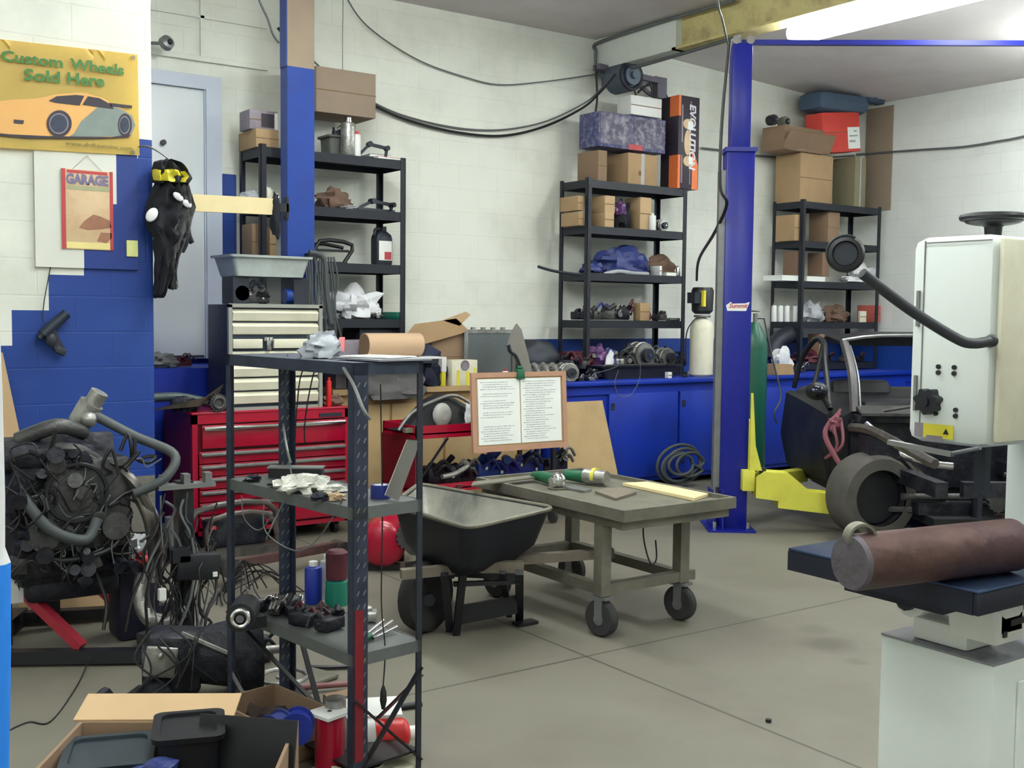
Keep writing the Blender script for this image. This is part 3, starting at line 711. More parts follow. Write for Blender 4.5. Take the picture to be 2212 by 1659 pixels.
mr = P('mirror', G().sph((-.9, .5, 1.0), (.085, .06, .07)), black, car); P('mirror_arm', G().tube([(-.8, .52, .88), (-.84, .52, .94), (-.88, .5, .98)], .02), black, mr); P('mirror_glass', G().sph((-.91, .46, 1.0), (.06, .03, .045)), mat('mirror_glass_dark', (60, 64, 74), .1, .9, 0), mr)
P('roof', G().loft([[(-.58, .95, 1.36), (-.3, .9, 1.4), (.3, .9, 1.4), (.58, .95, 1.36), (.58, .95, 1.33), (-.58, .95, 1.33)], [(-.62, 1.2, 1.4), (-.3, 1.2, 1.44), (.3, 1.2, 1.44), (.62, 1.2, 1.4), (.62, 1.2, 1.37), (-.62, 1.2, 1.37)], [(-.6, 1.5, 1.36), (-.3, 1.52, 1.4), (.3, 1.52, 1.4), (.6, 1.5, 1.36), (.6, 1.5, 1.33), (-.6, 1.5, 1.33)]]), carblack, car)
P('roof_edge', G().tube([(-.58, .93, 1.37), (-.3, .88, 1.41), (.3, .88, 1.41), (.58, .93, 1.37)], .014, 6, 3), grey, car)
P('firewall', G().bb(-.68, .36, .3, .68, .42, .8).bb(-.66, .28, .78, .66, .4, .84, .01), engine_m, car)
P('cowl', G().loft([[(-.66, .2, .84), (.66, .2, .84), (.66, .2, .86), (-.66, .2, .86)], [(-.62, .45, .88), (.62, .45, .88), (.62, .45, .9), (-.62, .45, .9)]]).tube([(-.5, .2, .88), (-.2, .12, .93), (.2, .2, .9), (.5, .15, .88)], .012), engine_l, car)
P('dashboard', G().box((0, .62, .86), (1.1, .3, .14), bev=.04).sph((.35, .5, .95), (.16, .06, .1)), black, car)
P('steering_wheel', G().tor((.35, .75, 1.0), .17, .016, (rad(65), 0, 0)), black, car)
P('seat', G().box((-.35, 1.15, .7), (.48, .16, .7), (-.15, 0, 0), .05).box((.35, 1.15, .7), (.48, .16, .7), (-.15, 0, 0), .05), black, car)
for s_ in (-1, 1):
    P('frame_rail', G().bb(s_*.45-.04, -.75, .4, s_*.45+.04, .4, .5).bb(s_*.6-.1, -.12, .5, s_*.6+.1, .12, .72), engine_m, car)
    P('upper_rail', G().tube([(s_*.68, .35, .74), (s_*.66, 0, .76), (s_*.6, -.4, .7), (s_*.5, -.75, .62)], .035, 6, 3), carmetal, car)
    P('shock_absorber', G().cyl((s_*.5, -.02, .2), (s_*.54, 0, .52), .028).cyl((s_*.53, 0, .48), (s_*.56, 0, .74), .014), chrome if s_ < 0 else grey, car)
    P('control_arm', G().tube([(s_*.62, 0, .2), (s_*.35, -.14, .22), (s_*.3, .16, .22), (s_*.62, 0, .2)], .022, 6, 2).tube([(s_*.6, 0, .42), (s_*.34, .08, .44)], .018, 6, 1), engine_l, car)
P('bent_tube', G().tube([(-.62, .2, .78), (-.5, -.05, .62), (-.28, -.1, .54), (-.12, -.12, .52)], .03, 10), chrome, car, label='shiny bent tube end')
P('brace_tube', G().tube([(-.45, .0, .6), (-.3, -.1, .42), (-.12, -.15, .22)], .026, 8), carmetal, car)
P('subframe', G().bb(-.4, -.25, .2, .4, -.12, .28).bb(-.4, .1, .2, .4, .2, .28).bar((-.3, -.7, .45), (.3, -.7, .45), .06, .1).bar((.45, -.75, .2), (.45, -.75, .62), .05, .05).bar((-.02, -.3, .1), (-.02, -.3, .62), .04, .06), engine_m, car)
P('steering_rack', G().cyl((-.5, -.2, .32), (.5, -.2, .32), .025).gear((.12, -.3, .3), .07, .05, 14, rt=(pi/2, 0, 0)).cyl((.3, -.34, .2), (.3, -.2, .2), .05), engine_l, car)
P('exhaust', G().tube([(.2, .3, .24), (.1, -.1, .18), (.25, -.4, .2)], .035, 8), rust, car)
P('underbody', G().bb(-.6, .42, .16, .6, 1.6, .3).bb(-.35, -.4, .14, .35, .5, .2), black, car)
P('tied_cord', G().tube([(-.72, .5, .86), (-.8, .38, .75), (-.78, .36, .6), (-.84, .44, .5), (-.76, .3, .62), (-.74, .42, .8)], .012).tube([(-.74, .45, .84), (-.86, .4, .7), (-.8, .32, .52), (-.72, .28, .4), (-.7, .34, .3)], .02).sph((-.78, .42, .76), (.05, .05, .06), lump=.4, seed=3), ragpink, car, label='pink cord and rags tied round the door pillar')
whl = P('front_wheel', G().lathe([(.19, -.13), (.265, -.13), (.285, -.1), (.288, 0), (.285, .1), (.265, .13), (.19, .13), (.185, 0)], (0, 0, 0), (0, pi/2, 0), 40, False), mat('dusty_tyre', (78, 76, 72), .9, 0, .15, 10, .1, (58, 58, 58), 5, .6), car, (-.66, -.04, .3), (0, 0, rad(104)))
whl.scale = (1.04,)*3
P('hub_parts', G().cyl((.03, 0, 0), (.13, 0, 0), .045).bar((.1, 0, -.16), (.1, 0, .16), .03, .03).bar((.1, -.15, .02), (.1, .12, -.04), .025, .025).tor((.12, 0, 0), .17, .006, (0, pi/2, 0)), engine_l, whl)
P('rim', G().lathe([(.2, -.1), (.19, -.06), (.18, .06), (.2, .1)], (0, 0, 0), (0, pi/2, 0), 36, False).cyl((-.06, 0, 0), (-.04, 0, 0), .18, n=32), black, whl)
P('brake_disc', G().cyl((.0, 0, 0), (.02, 0, 0), .13, n=28).cyl((.02, 0, 0), (.1, 0, 0), .06), engine_l, whl)
for s_, y_ in ((1, 0),):
    P('wheel', G().lathe([(.2, -.1), (.265, -.105), (.285, -.08), (.288, 0), (.285, .08), (.265, .105), (.2, .1), (.19, 0)], (s_*.7, y_, .288), (0, pi/2, 0), 28).cyl((s_*.7-.05, y_, .288), (s_*.7+.08, y_, .288), .19), rubber, car)

# ================================================================ bandsaw
bs = T('bandsaw', 'white upright bandsaw with a black star knob and a dark cast table', 'bandsaw', (2.66, 1.63, 0))
bx, by = 2.66, 1.63
def L_(x, y, z): return (x-bx, y-by, z)
P('base_cabinet', G().bb(2.47-bx, 1.47-by, .0, 2.95-bx, 1.79-by, .715, .006).bb(2.575-bx, 1.462-by, 0.02, 2.9-bx, 1.47-by, .66, .003), mach, bs)
P('base_top', G().bb(2.47-bx, 1.47-by, .7155, 2.95-bx, 1.79-by, .72), machgrey, bs, label='grey speckled top of the base cabinet')
P('trunnion', G().bb(2.5-bx, 1.56-by, .72, 2.62-bx, 1.72-by, .78, .012).cyl(L_(2.46, 1.7, .83), L_(2.6, 1.7, .83), .045).prism([(-.07, 0), (.07, 0), (.09, .1), (.03, .06), (-.03, .06), (-.09, .1)], .12, Matrix.Translation(L_(2.56, 1.6, .76)) @ XZ).bb(2.5-bx, 1.48-by, .77, 2.62-bx, 1.62-by, .86, .015), alu if False else white, bs)
P('lock_knob', G().cyl(L_(2.445, 1.705, .83), L_(2.47, 1.705, .83), .028, n=10).cyl(L_(2.44, 1.705, .83), L_(2.48, 1.705, .83), .012).cyl(L_(2.485, 1.5, .82), L_(2.505, 1.5, .82), .02), darkgrey, bs)
P('trunnion_slot', G().bb(2.55-bx, 1.476-by, .8, 2.62-bx, 1.482-by, .815).bb(2.52-bx, 1.476-by, .775, 2.535-bx, 1.482-by, .79), black, bs)
P('table', G().bb(2.235-bx, 1.37-by, .945, 2.75-bx, 1.91-by, .953, .003), castblue, bs)
P('table_edge', G().bb(2.235-bx, 1.37-by, .895, 2.75-bx, 1.385-by, .945, .003).bb(2.235-bx, 1.895-by, .895, 2.75-bx, 1.91-by, .945).bb(2.235-bx, 1.385-by, .895, 2.25-bx, 1.895-by, .945).bb(2.735-bx, 1.385-by, .895, 2.75-bx, 1.895-by, .945).bb(2.3-bx, 1.5-by, .86, 2.65-bx, 1.78-by, .945), castside, bs)
hh = G().bb(2.48-bx, 1.515-by, 1.235, 3.05-bx, 1.745-by, 1.755, .03)
hh.bb(2.8-bx, 1.53-by, 1.24, cX+.2-bx, 1.73-by, 1.7) if False else None
P('wheel_housing', hh, mach, bs)
P('housing_seam', G().bb(2.4785-bx, 1.7-by, 1.25, 2.481-bx, 1.7035-by, 1.745).bb(2.4785-bx, 1.52-by, 1.738, 2.481-bx, 1.7-by, 1.741), grey, bs)
P('housing_front', G().bb(2.5-bx, 1.5-by, 1.25, 3.05-bx, 1.515-by, 1.745, .01), cream, bs, label='yellowed cream front cover of the housing')
for z in (1.575, 1.36): P('hinge', G().cyl(L_(2.476, 1.715, z-.045), L_(2.476, 1.715, z+.045), .005, n=8), grey, bs)
cX = ony(2172, 1050, 1.74).x
P('column', G().bb(cX-bx, 1.55-by, .72, cX+.2-bx, 1.74-by, 1.235, .004), mach, bs)
kn = G(); poly = [((.03+.004*cos(7*a))*cos(a), (.03+.004*cos(7*a))*sin(a)) for a in [2*pi*i/56 for i in range(56)]]
kn.prism(poly, .03, Matrix.Translation(L_(2.45, 1.67, 1.342)) @ Matrix.Rotation(pi/2, 4, 'Y')).cyl(L_(2.442, 1.67, 1.342), L_(2.48, 1.67, 1.342), .014)
P('star_knob', kn, black, bs, label='black star shaped knob')
for (y_, z_) in ((1.652, 1.43), (1.652, 1.415), (1.608, 1.43), (1.608, 1.415), (1.6, 1.325), (1.6, 1.31), (1.655, 1.312)):
    P('bolt', G().cyl(L_(2.474, y_, z_), L_(2.482, y_, z_), .006, n=8), black, bs)
P('warning_label', G().bb(2.478-bx, 1.605-by, 1.25, 2.4795-bx, 1.69-by, 1.285), yellowl, bs, label='yellow warning label with a black triangle')
P('label_grey', G().bb(2.4775-bx, 1.69-by, 1.25, 2.479-bx, 1.715-by, 1.285).bb(2.4765-bx, 1.635-by, 1.242, 2.478-bx, 1.68-by, 1.256), printgrey, bs)
P('label_triangle', G().prism([(-.008, 0), (.008, 0), (0, .014)], .001, Matrix.Translation(L_(2.4775, 1.625, 1.262)) @ Matrix.Rotation(-pi/2, 4, 'Z') @ XZ), black, bs)
P('handwheel', G().tor(L_(2.66, 1.63, 1.81), .075, .009).sph(L_(2.66, 1.63, 1.8), (.07, .07, .012)).lathe([(.02, 0), (.022, .03), (.04, .045)], L_(2.66, 1.63, 1.755)), black, bs, label='black handwheel on top of the housing')
lh = ond(1826, 548, 2.28); a1 = ond(1862, 590, 2.3); a2 = ond(1960, 665, 2.34); a3 = ond(2060, 728, 2.36); a4 = ond(2100, 742, 2.36); a5 = ond(2142, 736, 2.38)
def lb(v): return (v.x-bx, v.y-by, v.z)
P('lamp_arm', G().tube([lb(v) for v in (a1, a2, a3, a4, a5)], .0115, 10).sph(lb(a5), .014).cyl(lb(a5), L_(2.5, 1.53, 1.49), .01), mat('arm_black', (40, 44, 50), .5, 0, .2), bs)
dv = (CAM-lh); dv.z += .15; dv.normalize()
q = Matrix.Translation(lb(lh)) @ dv.to_track_quat('Z', 'Y').to_matrix().to_4x4()
g = G(); g.lathe([(.012, -.05), (.036, -.035), (.039, .0), (.034, .008), (.026, .01), (.024, -.004)]); g._x(g.b.verts, q); P('lamp_head', g, black, bs, label='round black lamp head')
g = G(); g.cyl((0, 0, -.004), (0, 0, 0), .024).tor((0, 0, .006), .037, .0025, arc=.35); g._x(g.b.verts, q @ Matrix.Rotation(rad(60), 4, 'Z')); P('lamp_glass', g, darkgrey, bs)
P('guide_bar', G().bar(L_(2.465, 1.78, 1.228), L_(2.47, 1.6, 1.215), .018, .012).cyl(L_(2.47, 1.6, 1.218), L_(2.46, 1.52, 1.24), .005), grey, bs)
P('blade_guard', G().bb(2.615-bx, 1.6-by, 1.1, 2.64-bx, 1.63-by, 1.235), darkgrey, bs)
P('blade', G().bb(2.622-bx, 1.61-by, .953, 2.624-bx, 1.622-by, 1.1), darkgrey, bs)
# rusty pipe on the bandsaw table
pa = Vector((1.985, 1.525, 1.017)); pb_ = Vector((2.475, 1.44, 1.017)); ax_ = (pb_-pa).normalized()
pp = T('rusty_pipe', 'short thick rusty steel pipe with a closed end lying on the bandsaw table', 'pipe', (pa+pb_)/2-Vector((0, 0, .064)))
ctr = (pa+pb_)/2-Vector((0, 0, .064))
P('barrel', G().cyl(pa-ctr+ax_*.012, pb_-ctr, .062, n=36), rust, pp)
P('end_cap', G().cyl(pa-ctr, pa-ctr+ax_*.012, .058, .062, n=36), rustend, pp, label='grey closed end of the pipe')
cc = pa+ax_*.05-ctr
arc_ = [(.034*cos(a), .034*sin(a)) for a in [pi*1.1*i/14 for i in range(15)]]+[(.028*cos(a), .028*sin(a)) for a in [pi*1.1*(14-i)/14 for i in range(15)]]
g = G(); g.prism(arc_, .03, Matrix.Rotation(rad(-25), 4, 'Z') @ XZ)
P('welded_ring', g, steel, pp, tuple(cc+Vector((-.012, .02, .052))))
g = G().tube([pb_+Vector((.02, -.04, -.05)), pb_+Vector((-.03, -.075, -.052)), pb_+Vector((-.0, -.1, -.055)), pb_+Vector((.08, -.11, -.055))], .007)
ONE('dark_hose_end', g, maroon, 'short maroon hose beside the right end of the rusty pipe on the bandsaw table', 'hose')

# ================================================================ bright thing and boards at the left edge of the view
lc = T('hanging_towel', 'bright white and blue cloth hanging at the far left edge', 'cloth', (.364, 2.2, 0))
g = G(); R_ = []
for z, w_ in ((.62, .1), (.8, .112), (.92, .118), (1.08, .122), (1.11, .105), (1.2, .108), (1.4, .106), (1.6, .098), (1.7, .06)):
    R_.append([(.02*cos(a)*1.0+w_*.55*cos(a)-.03, .03*sin(a), z) for a in [2*pi*i/12 for i in range(12)]])
P('blue_part', G().loft(R_[:4]), skyblue, lc, label='bright blue lower part of the cloth'); P('white_part', G().loft(R_[3:]), ragwhite, lc)
P('stand', G().cyl((-.05, .05, 0), (-.05, .05, 1.95), .015).cyl((-.05, .05, 0), (-.05, .05, .02), .14), darkgrey, lc)
Q = [ony(x, y, 6.55) for x, y in ((-70, 745), (6, 762), (104, 1225), (-70, 1240))]
ONE('tan_board', G().prism([(q.x, q.z) for q in Q], .02, Matrix.Translation((0, 6.57, 0)) @ XZ), kraftlt, 'tan board leaning against the wall at the left edge behind the engine', 'board')

# ================================================================ engine on its stand
es = T('engine_stand', 'black and red engine stand on the floor below the wall with the yellow banner', 'engine stand', (1.35, 5.3, 0))
ex, ey = 1.35, 5.3
def E_(p): return (p[0]-ex, p[1]-ey, p[2])
A0, A1 = (1.0, 5.82, .04), (1.86, 5.5, .04); B0, B1 = (.85, 5.2, .04), (1.52, 4.8, .04)
P('far_leg', G().bar(E_(A0), E_(A1), .06, .055), black, es); P('near_leg', G().bar(E_(B0), E_(B1), .06, .055), black, es)
P('cross_leg', G().bar(E_((.93, 5.4, .04)), E_((1.15, 5.8, .04)), .07, .08), black, es)
P('mast', G().bar(E_((1.24, 5.62, .05)), E_((1.24, 5.62, .85)), .09, .09), black, es)
P('near_mast', G().bar(E_((.98, 5.3, .05)), E_((.98, 5.3, .75)), .06, .06), black, es)
for a, b_ in (((1.0, 5.25, .36), (1.24, 5.0, .07)), ((1.27, 5.62, .4), (1.56, 5.62, .07))): P('red_brace', G().bar(E_(a), E_(b_), .05, .04), mat('stand_red', (150, 34, 52), .45, 0, .1), es, label='red diagonal brace')
for p in (A1, B1, A0): P('caster', G().cyl(E_((p[0]-.02, p[1], .03)), E_((p[0]+.02, p[1], .03)), .03), rubber, es)
en = T('car_engine', 'dark oily car engine with hoses mounted on the red braced engine stand', 'engine', (1.22, 5.25, .34))
P('block', G().box((0, 0, .3), (.5, .42, .52), bev=.03).box((0, .02, .05), (.42, .34, .12), bev=.03).box((-.1, -.05, .57), (.4, .34, .1), (0, 0, 0), .03), engine_m, en)
P('cylinder_head', G().box((-.14, -.12, .58), (.3, .16, .12), (.3, 0, 0), .02).box((.1, .1, .56), (.3, .16, .14), (-.3, 0, 0), .02), engine_m, en)
P('front_cover', G().box((.06, -.235, .36), (.36, .05, .4), bev=.02).cyl((.0, -.27, .42), (.0, -.22, .42), .08, n=24).cyl((.02, -.3, .42), (.02, -.26, .42), .03, n=14).cyl((.16, -.3, .26), (.16, -.22, .26), .06).cyl((-.14, -.3, .25), (-.14, -.22, .25), .07), engine_l, en)
P('belt', G().tor((.0, -.285, .42), .125, .01, (pi/2, 0, 0), 30, 6).tube([(-.2, -.28, .3), (-.1, -.28, .14), (.14, -.28, .16), (.23, -.28, .3)], .012), black, en)
P('intake', G().tube([(-.2, -.1, .64), (-.05, -.16, .7), (.08, -.1, .66)], .035, 10).tube([(-.1, -.16, .6), (.02, -.22, .6), (.14, -.18, .52)], .025, 8), engine_l, en)
P('throttle_body', G().cyl((.07, -.05, .7), (.12, -.08, .79), .05, .055).cyl((.12, -.08, .78), (.15, -.1, .84), .04).sph((.1, -.1, .72), .04), alu, en, label='shiny silver throttle body')
P('coolant_hose', G().tube([(.12, -.1, .74), (.28, -.18, .64), (.42, -.3, .56), (.36, -.34, .46), (.24, -.3, .4)], .022, 10), hose_m, en)
P('lower_hose', G().tube([(-.22, -.28, .42), (-.12, -.32, .28), (.02, -.33, .22), (.08, -.3, .3)], .024, 10), hose_m, en)
P('exhaust_manifold', G().tube([(.24, -.2, .46), (.3, -.3, .3), (.34, -.26, .1), (.33, -.28, -.02)], .03, 10).tube([(.3, -.1, .4), (.34, -.24, .28), (.36, -.24, .1)], .026, 8).tube([(.2, -.24, .5), (.26, -.3, .42), (.33, -.3, .26)], .022, 8), carmetal, en)
g = G(); rnd = random.Random(9)
for k in range(26):
    a = Vector((rnd.uniform(-.26, .24), -.24, rnd.uniform(.05, .64))); q_ = Vector((a.x+rnd.uniform(-.03, .03), -.24-rnd.uniform(.03, .08), a.z+rnd.uniform(-.02, .03)))
    g = G().cyl(a, q_, rnd.uniform(.012, .04), n=12)
    if k % 2: g.box(a+Vector((.02, -.01, -.03)), (rnd.uniform(.03, .09), .06, rnd.uniform(.02, .07)), (0, rnd.uniform(-.6, .6), 0), .004)
    P('accessory', g, engine_m if k % 3 else engine_l, en)
g = G(); rnd = random.Random(5)
for k in range(44):
    p = Vector((rnd.uniform(-.27, .27), -.26, rnd.uniform(.12, .66))); pts = [p]
    for j in range(4): p = p+Vector((rnd.uniform(-.09, .09), rnd.uniform(-.03, .02), rnd.uniform(-.12, .08))); pts.append(p)
    g.tube(pts, rnd.choice((.004, .006, .008)), 6, 4)
P('wiring', g, wire, en)
g = G()
for k in range(16):
    p = Vector((rnd.uniform(-.28, .28), -.28, rnd.uniform(.1, .6))); pts = [p]
    for j in range(3): p = p+Vector((rnd.uniform(-.08, .08), rnd.uniform(-.02, .02), rnd.uniform(-.12, .04))); pts.append(p)
    g.tube(pts, .003, 5, 4)
P('thin_wiring', g, wireg, en)
P('oil_pan', G().box((.02, .0, -.03), (.4, .3, .1), bev=.03), engine_m, en)
P('sensor', G().box((.3, -.31, .42), (.03, .02, .03)), white, en)
ONE('exhaust_elbow', G().tube([(1.52, 5.02, .36), (1.5, 5.0, .26), (1.52, 4.96, .17), (1.6, 4.93, .15), (1.68, 4.92, .2)], .036, 12), alu, 'fat silver exhaust elbow pipe below the right side of the engine', 'pipe')

# hoist mast with wiring loom
wl = T('wiring_stand', 'black upright post draped with a tangled wiring loom left of the foreground rack', 'post', (1.68, 4.95, 0))
P('post', G().bb(-.035, -.035, .06, .035, .035, .78), black, wl)
P('base', G().bb(-.16, -.05, 0, .16, .05, .06), black, wl)
P('head_plate', G().box((0, -.02, .76), (.26, .08, .02)).box((-.1, -.03, .79), (.03, .05, .05)).box((0, -.03, .79), (.03, .05, .05)).box((.1, -.03, .79), (.03, .05, .05)), grey, wl)
P('fuse_box', G().box((.03, -.07, .4), (.2, .1, .12), (0, .1, 0), .01).box((-.05, -.08, .46), (.08, .08, .06)), black, wl)
g = G(); g2 = G(); rnd = random.Random(11)
for k in range(34):
    x = rnd.uniform(-.13, .14); p = Vector((x, -.06, rnd.uniform(.4, .74))); pts = [p]
    for j in range(5): p = Vector((p.x+rnd.uniform(-.06, .05), p.y+rnd.uniform(-.03, .02), max(.03, p.z-rnd.uniform(.04, .15)))); pts.append(p)
    (g if k % 4 else g2).tube(pts, rnd.choice((.003, .004, .007)), 5, 3)
P('black_loom', g, wire, wl); P('grey_loom', g2, wireg, wl)
P('connector', G().box((-.14, -.12, .3), (.03, .03, .05)).box((.1, -.12, .36), (.02, .02, .02)).box((-.2, -.1, .22), (.02, .02, .04)), white, wl)
rb = T('rag_bundle', 'white rag with a red tip sticking up from dark tubs beside the engine', 'rag', (ond(298, 1165, 5.25).x, ond(298, 1165, 5.25).y, .0))
P('tub', G().box((0, .06, .18), (.2, .2, .36), bev=.02), mat('dark_navy', (24, 24, 48), .6), rb)
P('rag', G().sph((-.02, -.02, .44), (.06, .04, .05), lump=.4, seed=1).cyl((-.06, -.02, .46), (-.1, -.02, .53), .03, .012).cyl((.02, -.02, .46), (.07, -.02, .53), .03, .012), ragwhite, rb); P('red_tip', G().sph((.0, -.03, .38), (.05, .04, .04), lump=.3, seed=2), brightred, rb)
# ================================================================ things on the walls
bw = 1.12; z_ = 1
bn_ = T('shop_banner', 'yellow vinyl banner with green lettering and a sports car picture on the white wall', 'banner', (0, 0, 0))
tl = ony(-60, 78, WY-.03); tr_ = ony(297, 118, WY-.03); bl = ony(-60, 316, WY-.03); br_ = ony(301, 336, WY-.03)
bn_.location = ((tl.x+tr_.x)/2, WY-.03, (bl.z+br_.z)/2)
bo = Vector(bn_.location)
bang = atan2(tr_.z-tl.z, tr_.x-tl.x)
g = G(); n_ = 14; rows_ = []
for i in range(n_+1):
    t = i/n_; a = tl.lerp(tr_, t); b_ = bl.lerp(br_, t); col = []
    for j in range(9): p = a.lerp(b_, j/8); p.y -= .004+.004*sin(i*1.7+j*.5)*sin(j*.9); col.append(g.b.verts.new(p-bo))
    rows_.append(col)
for i in range(n_):
    for j in range(8): g.b.faces.new((rows_[i][j], rows_[i][j+1], rows_[i+1][j+1], rows_[i+1][j]))
bmesh.ops.solidify(g.b, geom=g.b.faces[:], thickness=.001)
P('vinyl', g, banner_y, bn_)
def onbn(x, y, off=.016): p = ony(x, y, WY-.03-off); return p-bo
def poly(pts, m_, name, off, th=.001, par=bn_, f=None, label=None):
    f = f or onbn; Q = [f(x, y, off) for x, y in pts]
    return P(name, G().prism([(q.x, q.z) for q in Q], th, Matrix.Translation((0, Q[0].y, 0)) @ XZ), m_, par, label=label)
def wtext(s_, p0, p1, hpx, m_, par, origin, Y, **k):
    a = ony(p0[0], p0[1], Y)-origin; b_ = ony(p1[0], p1[1], Y)-origin
    me = textg(s_, 1, .0008, **k); wd = max(v.co.x for v in me.vertices)-min(v.co.x for v in me.vertices); x0 = min(v.co.x for v in me.vertices)
    W = b_.x-a.x; h0 = ony(p0[0], p0[1]-hpx, Y).z-ony(p0[0], p0[1], Y).z
    sx = W/wd; sz = h0/.7; sl = (b_.z-a.z)/W
    for v in me.vertices: x = (v.co.x-x0)*sx; y = v.co.y*sz; v.co = Vector((x, -v.co.z, y+sl*x))
    me.name = 'lettering'; me.materials.append(m_)
    return P('lettering', me, m_, par, a)
wtext('Custom', (2, 130), (136, 146), 22, bgreen, bn_, bo, WY-.05, bold=.03)
wtext('Wheels', (152, 148), (268, 162), 22, bgreen, bn_, bo, WY-.05, bold=.03)
wtext('Sold', (52, 172), (130, 179), 24, bgreen, bn_, bo, WY-.05, bold=.03)
wtext('Here', (146, 180), (226, 187), 24, bgreen, bn_, bo, WY-.05, bold=.03)
wtext('www.driftautoinc.com', (142, 313), (286, 325), 9, olive, bn_, bo, WY-.05, shear=.2)
poly([(-55, 250), (-50, 225), (20, 216), (85, 212), (118, 204), (180, 200), (222, 212), (258, 232), (285, 250), (292, 270), (284, 294), (235, 298), (155, 298), (90, 296), (20, 290), (-40, 284), (-56, 270)], carorange, 'picture_car', .012, label='printed orange and silver sports car')
poly([(160, 288), (175, 262), (210, 232), (240, 228), (262, 236), (285, 250), (292, 270), (284, 292), (235, 295), (150, 295)], carsilver, 'picture_flank', .0135)
poly([(105, 218), (122, 208), (165, 205), (182, 207), (172, 228), (120, 222)], printdark, 'picture_windscreen', .0148)
poly([(178, 226), (190, 208), (215, 212), (240, 226), (246, 236), (215, 232)], printdark, 'picture_window', .0148)
poly([(235, 222), (285, 228), (285, 234), (240, 230)], printdark, 'picture_spoiler', .0148)
poly([(-20, 286), (20, 290), (105, 294), (240, 296), (282, 290), (278, 297), (200, 300), (60, 299), (-20, 292)], printdark, 'picture_shadow', .0149)
poly([(30, 258), (52, 260), (50, 268), (30, 266)], printdark, 'picture_vent', .0149)
for cx, cz, rx, rz2 in ((128, 267, 27, 29), (270, 270, 15, 25)):
    poly([(cx+rx*cos(a), cz+rz2*sin(a)) for a in [2*pi*i/24 for i in range(24)]], printdark, 'picture_tyre', .0155)
    poly([(cx-1+rx*.78*cos(a), cz+rz2*.78*sin(a)) for a in [2*pi*i/24 for i in range(24)]], printgrey, 'picture_rim', .0162)
    poly([(cx-1+rx*.68*cos(a), cz+rz2*.68*sin(a)) for a in [2*pi*i/24 for i in range(24)]], slate, 'picture_rim_centre', .0168)
g = G()
for p in ((288, 124), (288, 328), (-50, 90)): q = onbn(*p); g.tor((q.x, q.y+.003, q.z), .009, .003, (pi/2, 0, 0), 14, 6)
P('eyelets', g, grey, bn_)

# painted board screwed to the block wall
pxs = [75, 180, 244, 252, 297]; pz_ = [580, 538, 438, 318]
xs = [ony(v, 450, WY-.02).x for v in pxs]; zs = [ony(200, v, WY-.02).z for v in pz_]
bp_ = T('wall_board', 'flush wall board under the yellow banner painted half white and half blue', 'board', ((xs[0]+xs[-1])/2, WY-.01, zs[0]))
o_ = Vector(bp_.location)
g = G(); bxs = [xs[0], xs[1], xs[2], xs[3], xs[4]]
for i in range(4):
    for j in range(3):
        xm = (bxs[i]+bxs[i+1])/2; zm = (zs[j]+zs[j+1])/2
        vs0 = len(g.b.faces); g.bb(bxs[i]-o_.x, -.012, zs[j]-o_.z, bxs[i+1]-o_.x, .008, zs[j+1]-o_.z); g.b.faces.ensure_lookup_table()
        for f in g.b.faces[vs0:]: f.material_index = 1 if ((i == 1 and j == 0) or (i == 2 and j < 2) or i == 3) else 0
me = g.mesh('panel', [mat('board_white', (208, 210, 202), .5, 0, .03), mat('board_blue', (14, 50, 128), .5, 0, .05)])
P('panel', me, None, bp_)
# tin sign
def flat(name, label, cat, x0, y0, x1, y1, Y, th, m_, part='plate'):
    a = ony(x0, y1, Y); b_ = ony(x1, y0, Y); t = T(name, label, cat, ((a.x+b_.x)/2, Y, a.z)); wd = b_.x-a.x; h = b_.z-a.z
    P(part, G().bb(-wd/2, -th, 0, wd/2, 0, h, .002), m_, t); return t, wd, h
t, wd, h = flat('garage_sign', 'small tin garage sign with a red border and tan picture hanging on the wall', 'sign', 134, 372, 243, 537, WY-.026, .004, tintan)
P('red_edge', G().bb(-wd/2, -.0055, .0, -wd/2+.022, -.004, h).bb(wd/2-.018, -.0055, .0, wd/2, -.004, h).bb(-wd/2+.03, -.0055, h-.022, wd/2-.03, -.004, h-.005), tinred, t)
me = textg('GARAGE', 1, .0008, bold=.05); W0 = max(v.co.x for v in me.vertices)
for v in me.vertices: v.co = Vector((v.co.x/W0*(wd-.05), -v.co.z, v.co.y*.075))
me.materials.append(tinpurple); P('lettering', me, None, t, (-wd/2+.025, -.0058, h-.08))
P('caption', G().bb(-wd/2+.03, -.005, h-.115, wd/2-.02, -.004, h-.09), mat('sign_olive', (160, 160, 124), .6), t)
P('picture', G().prism([(-.02, .16), (.03, .2), (.07, .19), (.12, .17), (.13, .13), (.08, .12), (.0, .11), (-.05, .12)], .001, Matrix.Translation((0, -.0045, 0)) @ XZ).prism([(.05, .05), (.1, .04), (.13, .07), (.13, .1), (.07, .1)], .001, Matrix.Translation((0, -.0045, 0)) @ XZ), mat('sign_brown', (150, 104, 80), .6, 0, .3, 20), t)
P('base_strip', G().bb(-wd/2+.025, -.0052, .005, wd/2-.02, -.004, .04), tinyel, t)
P('hanging_wire', G().tube([(-.08, -.002, h), (.0, -.002, h+.08), (.08, -.002, h)], .0012, 5, 1), wireg, t)
t, wd, h = flat('wall_switch', 'pale yellow rectangular plate on the blue part of the left wall', 'switch plate', 273, 520, 297, 554, WY-.0225, .01, mat('plate_yellow', (222, 226, 150), .6))
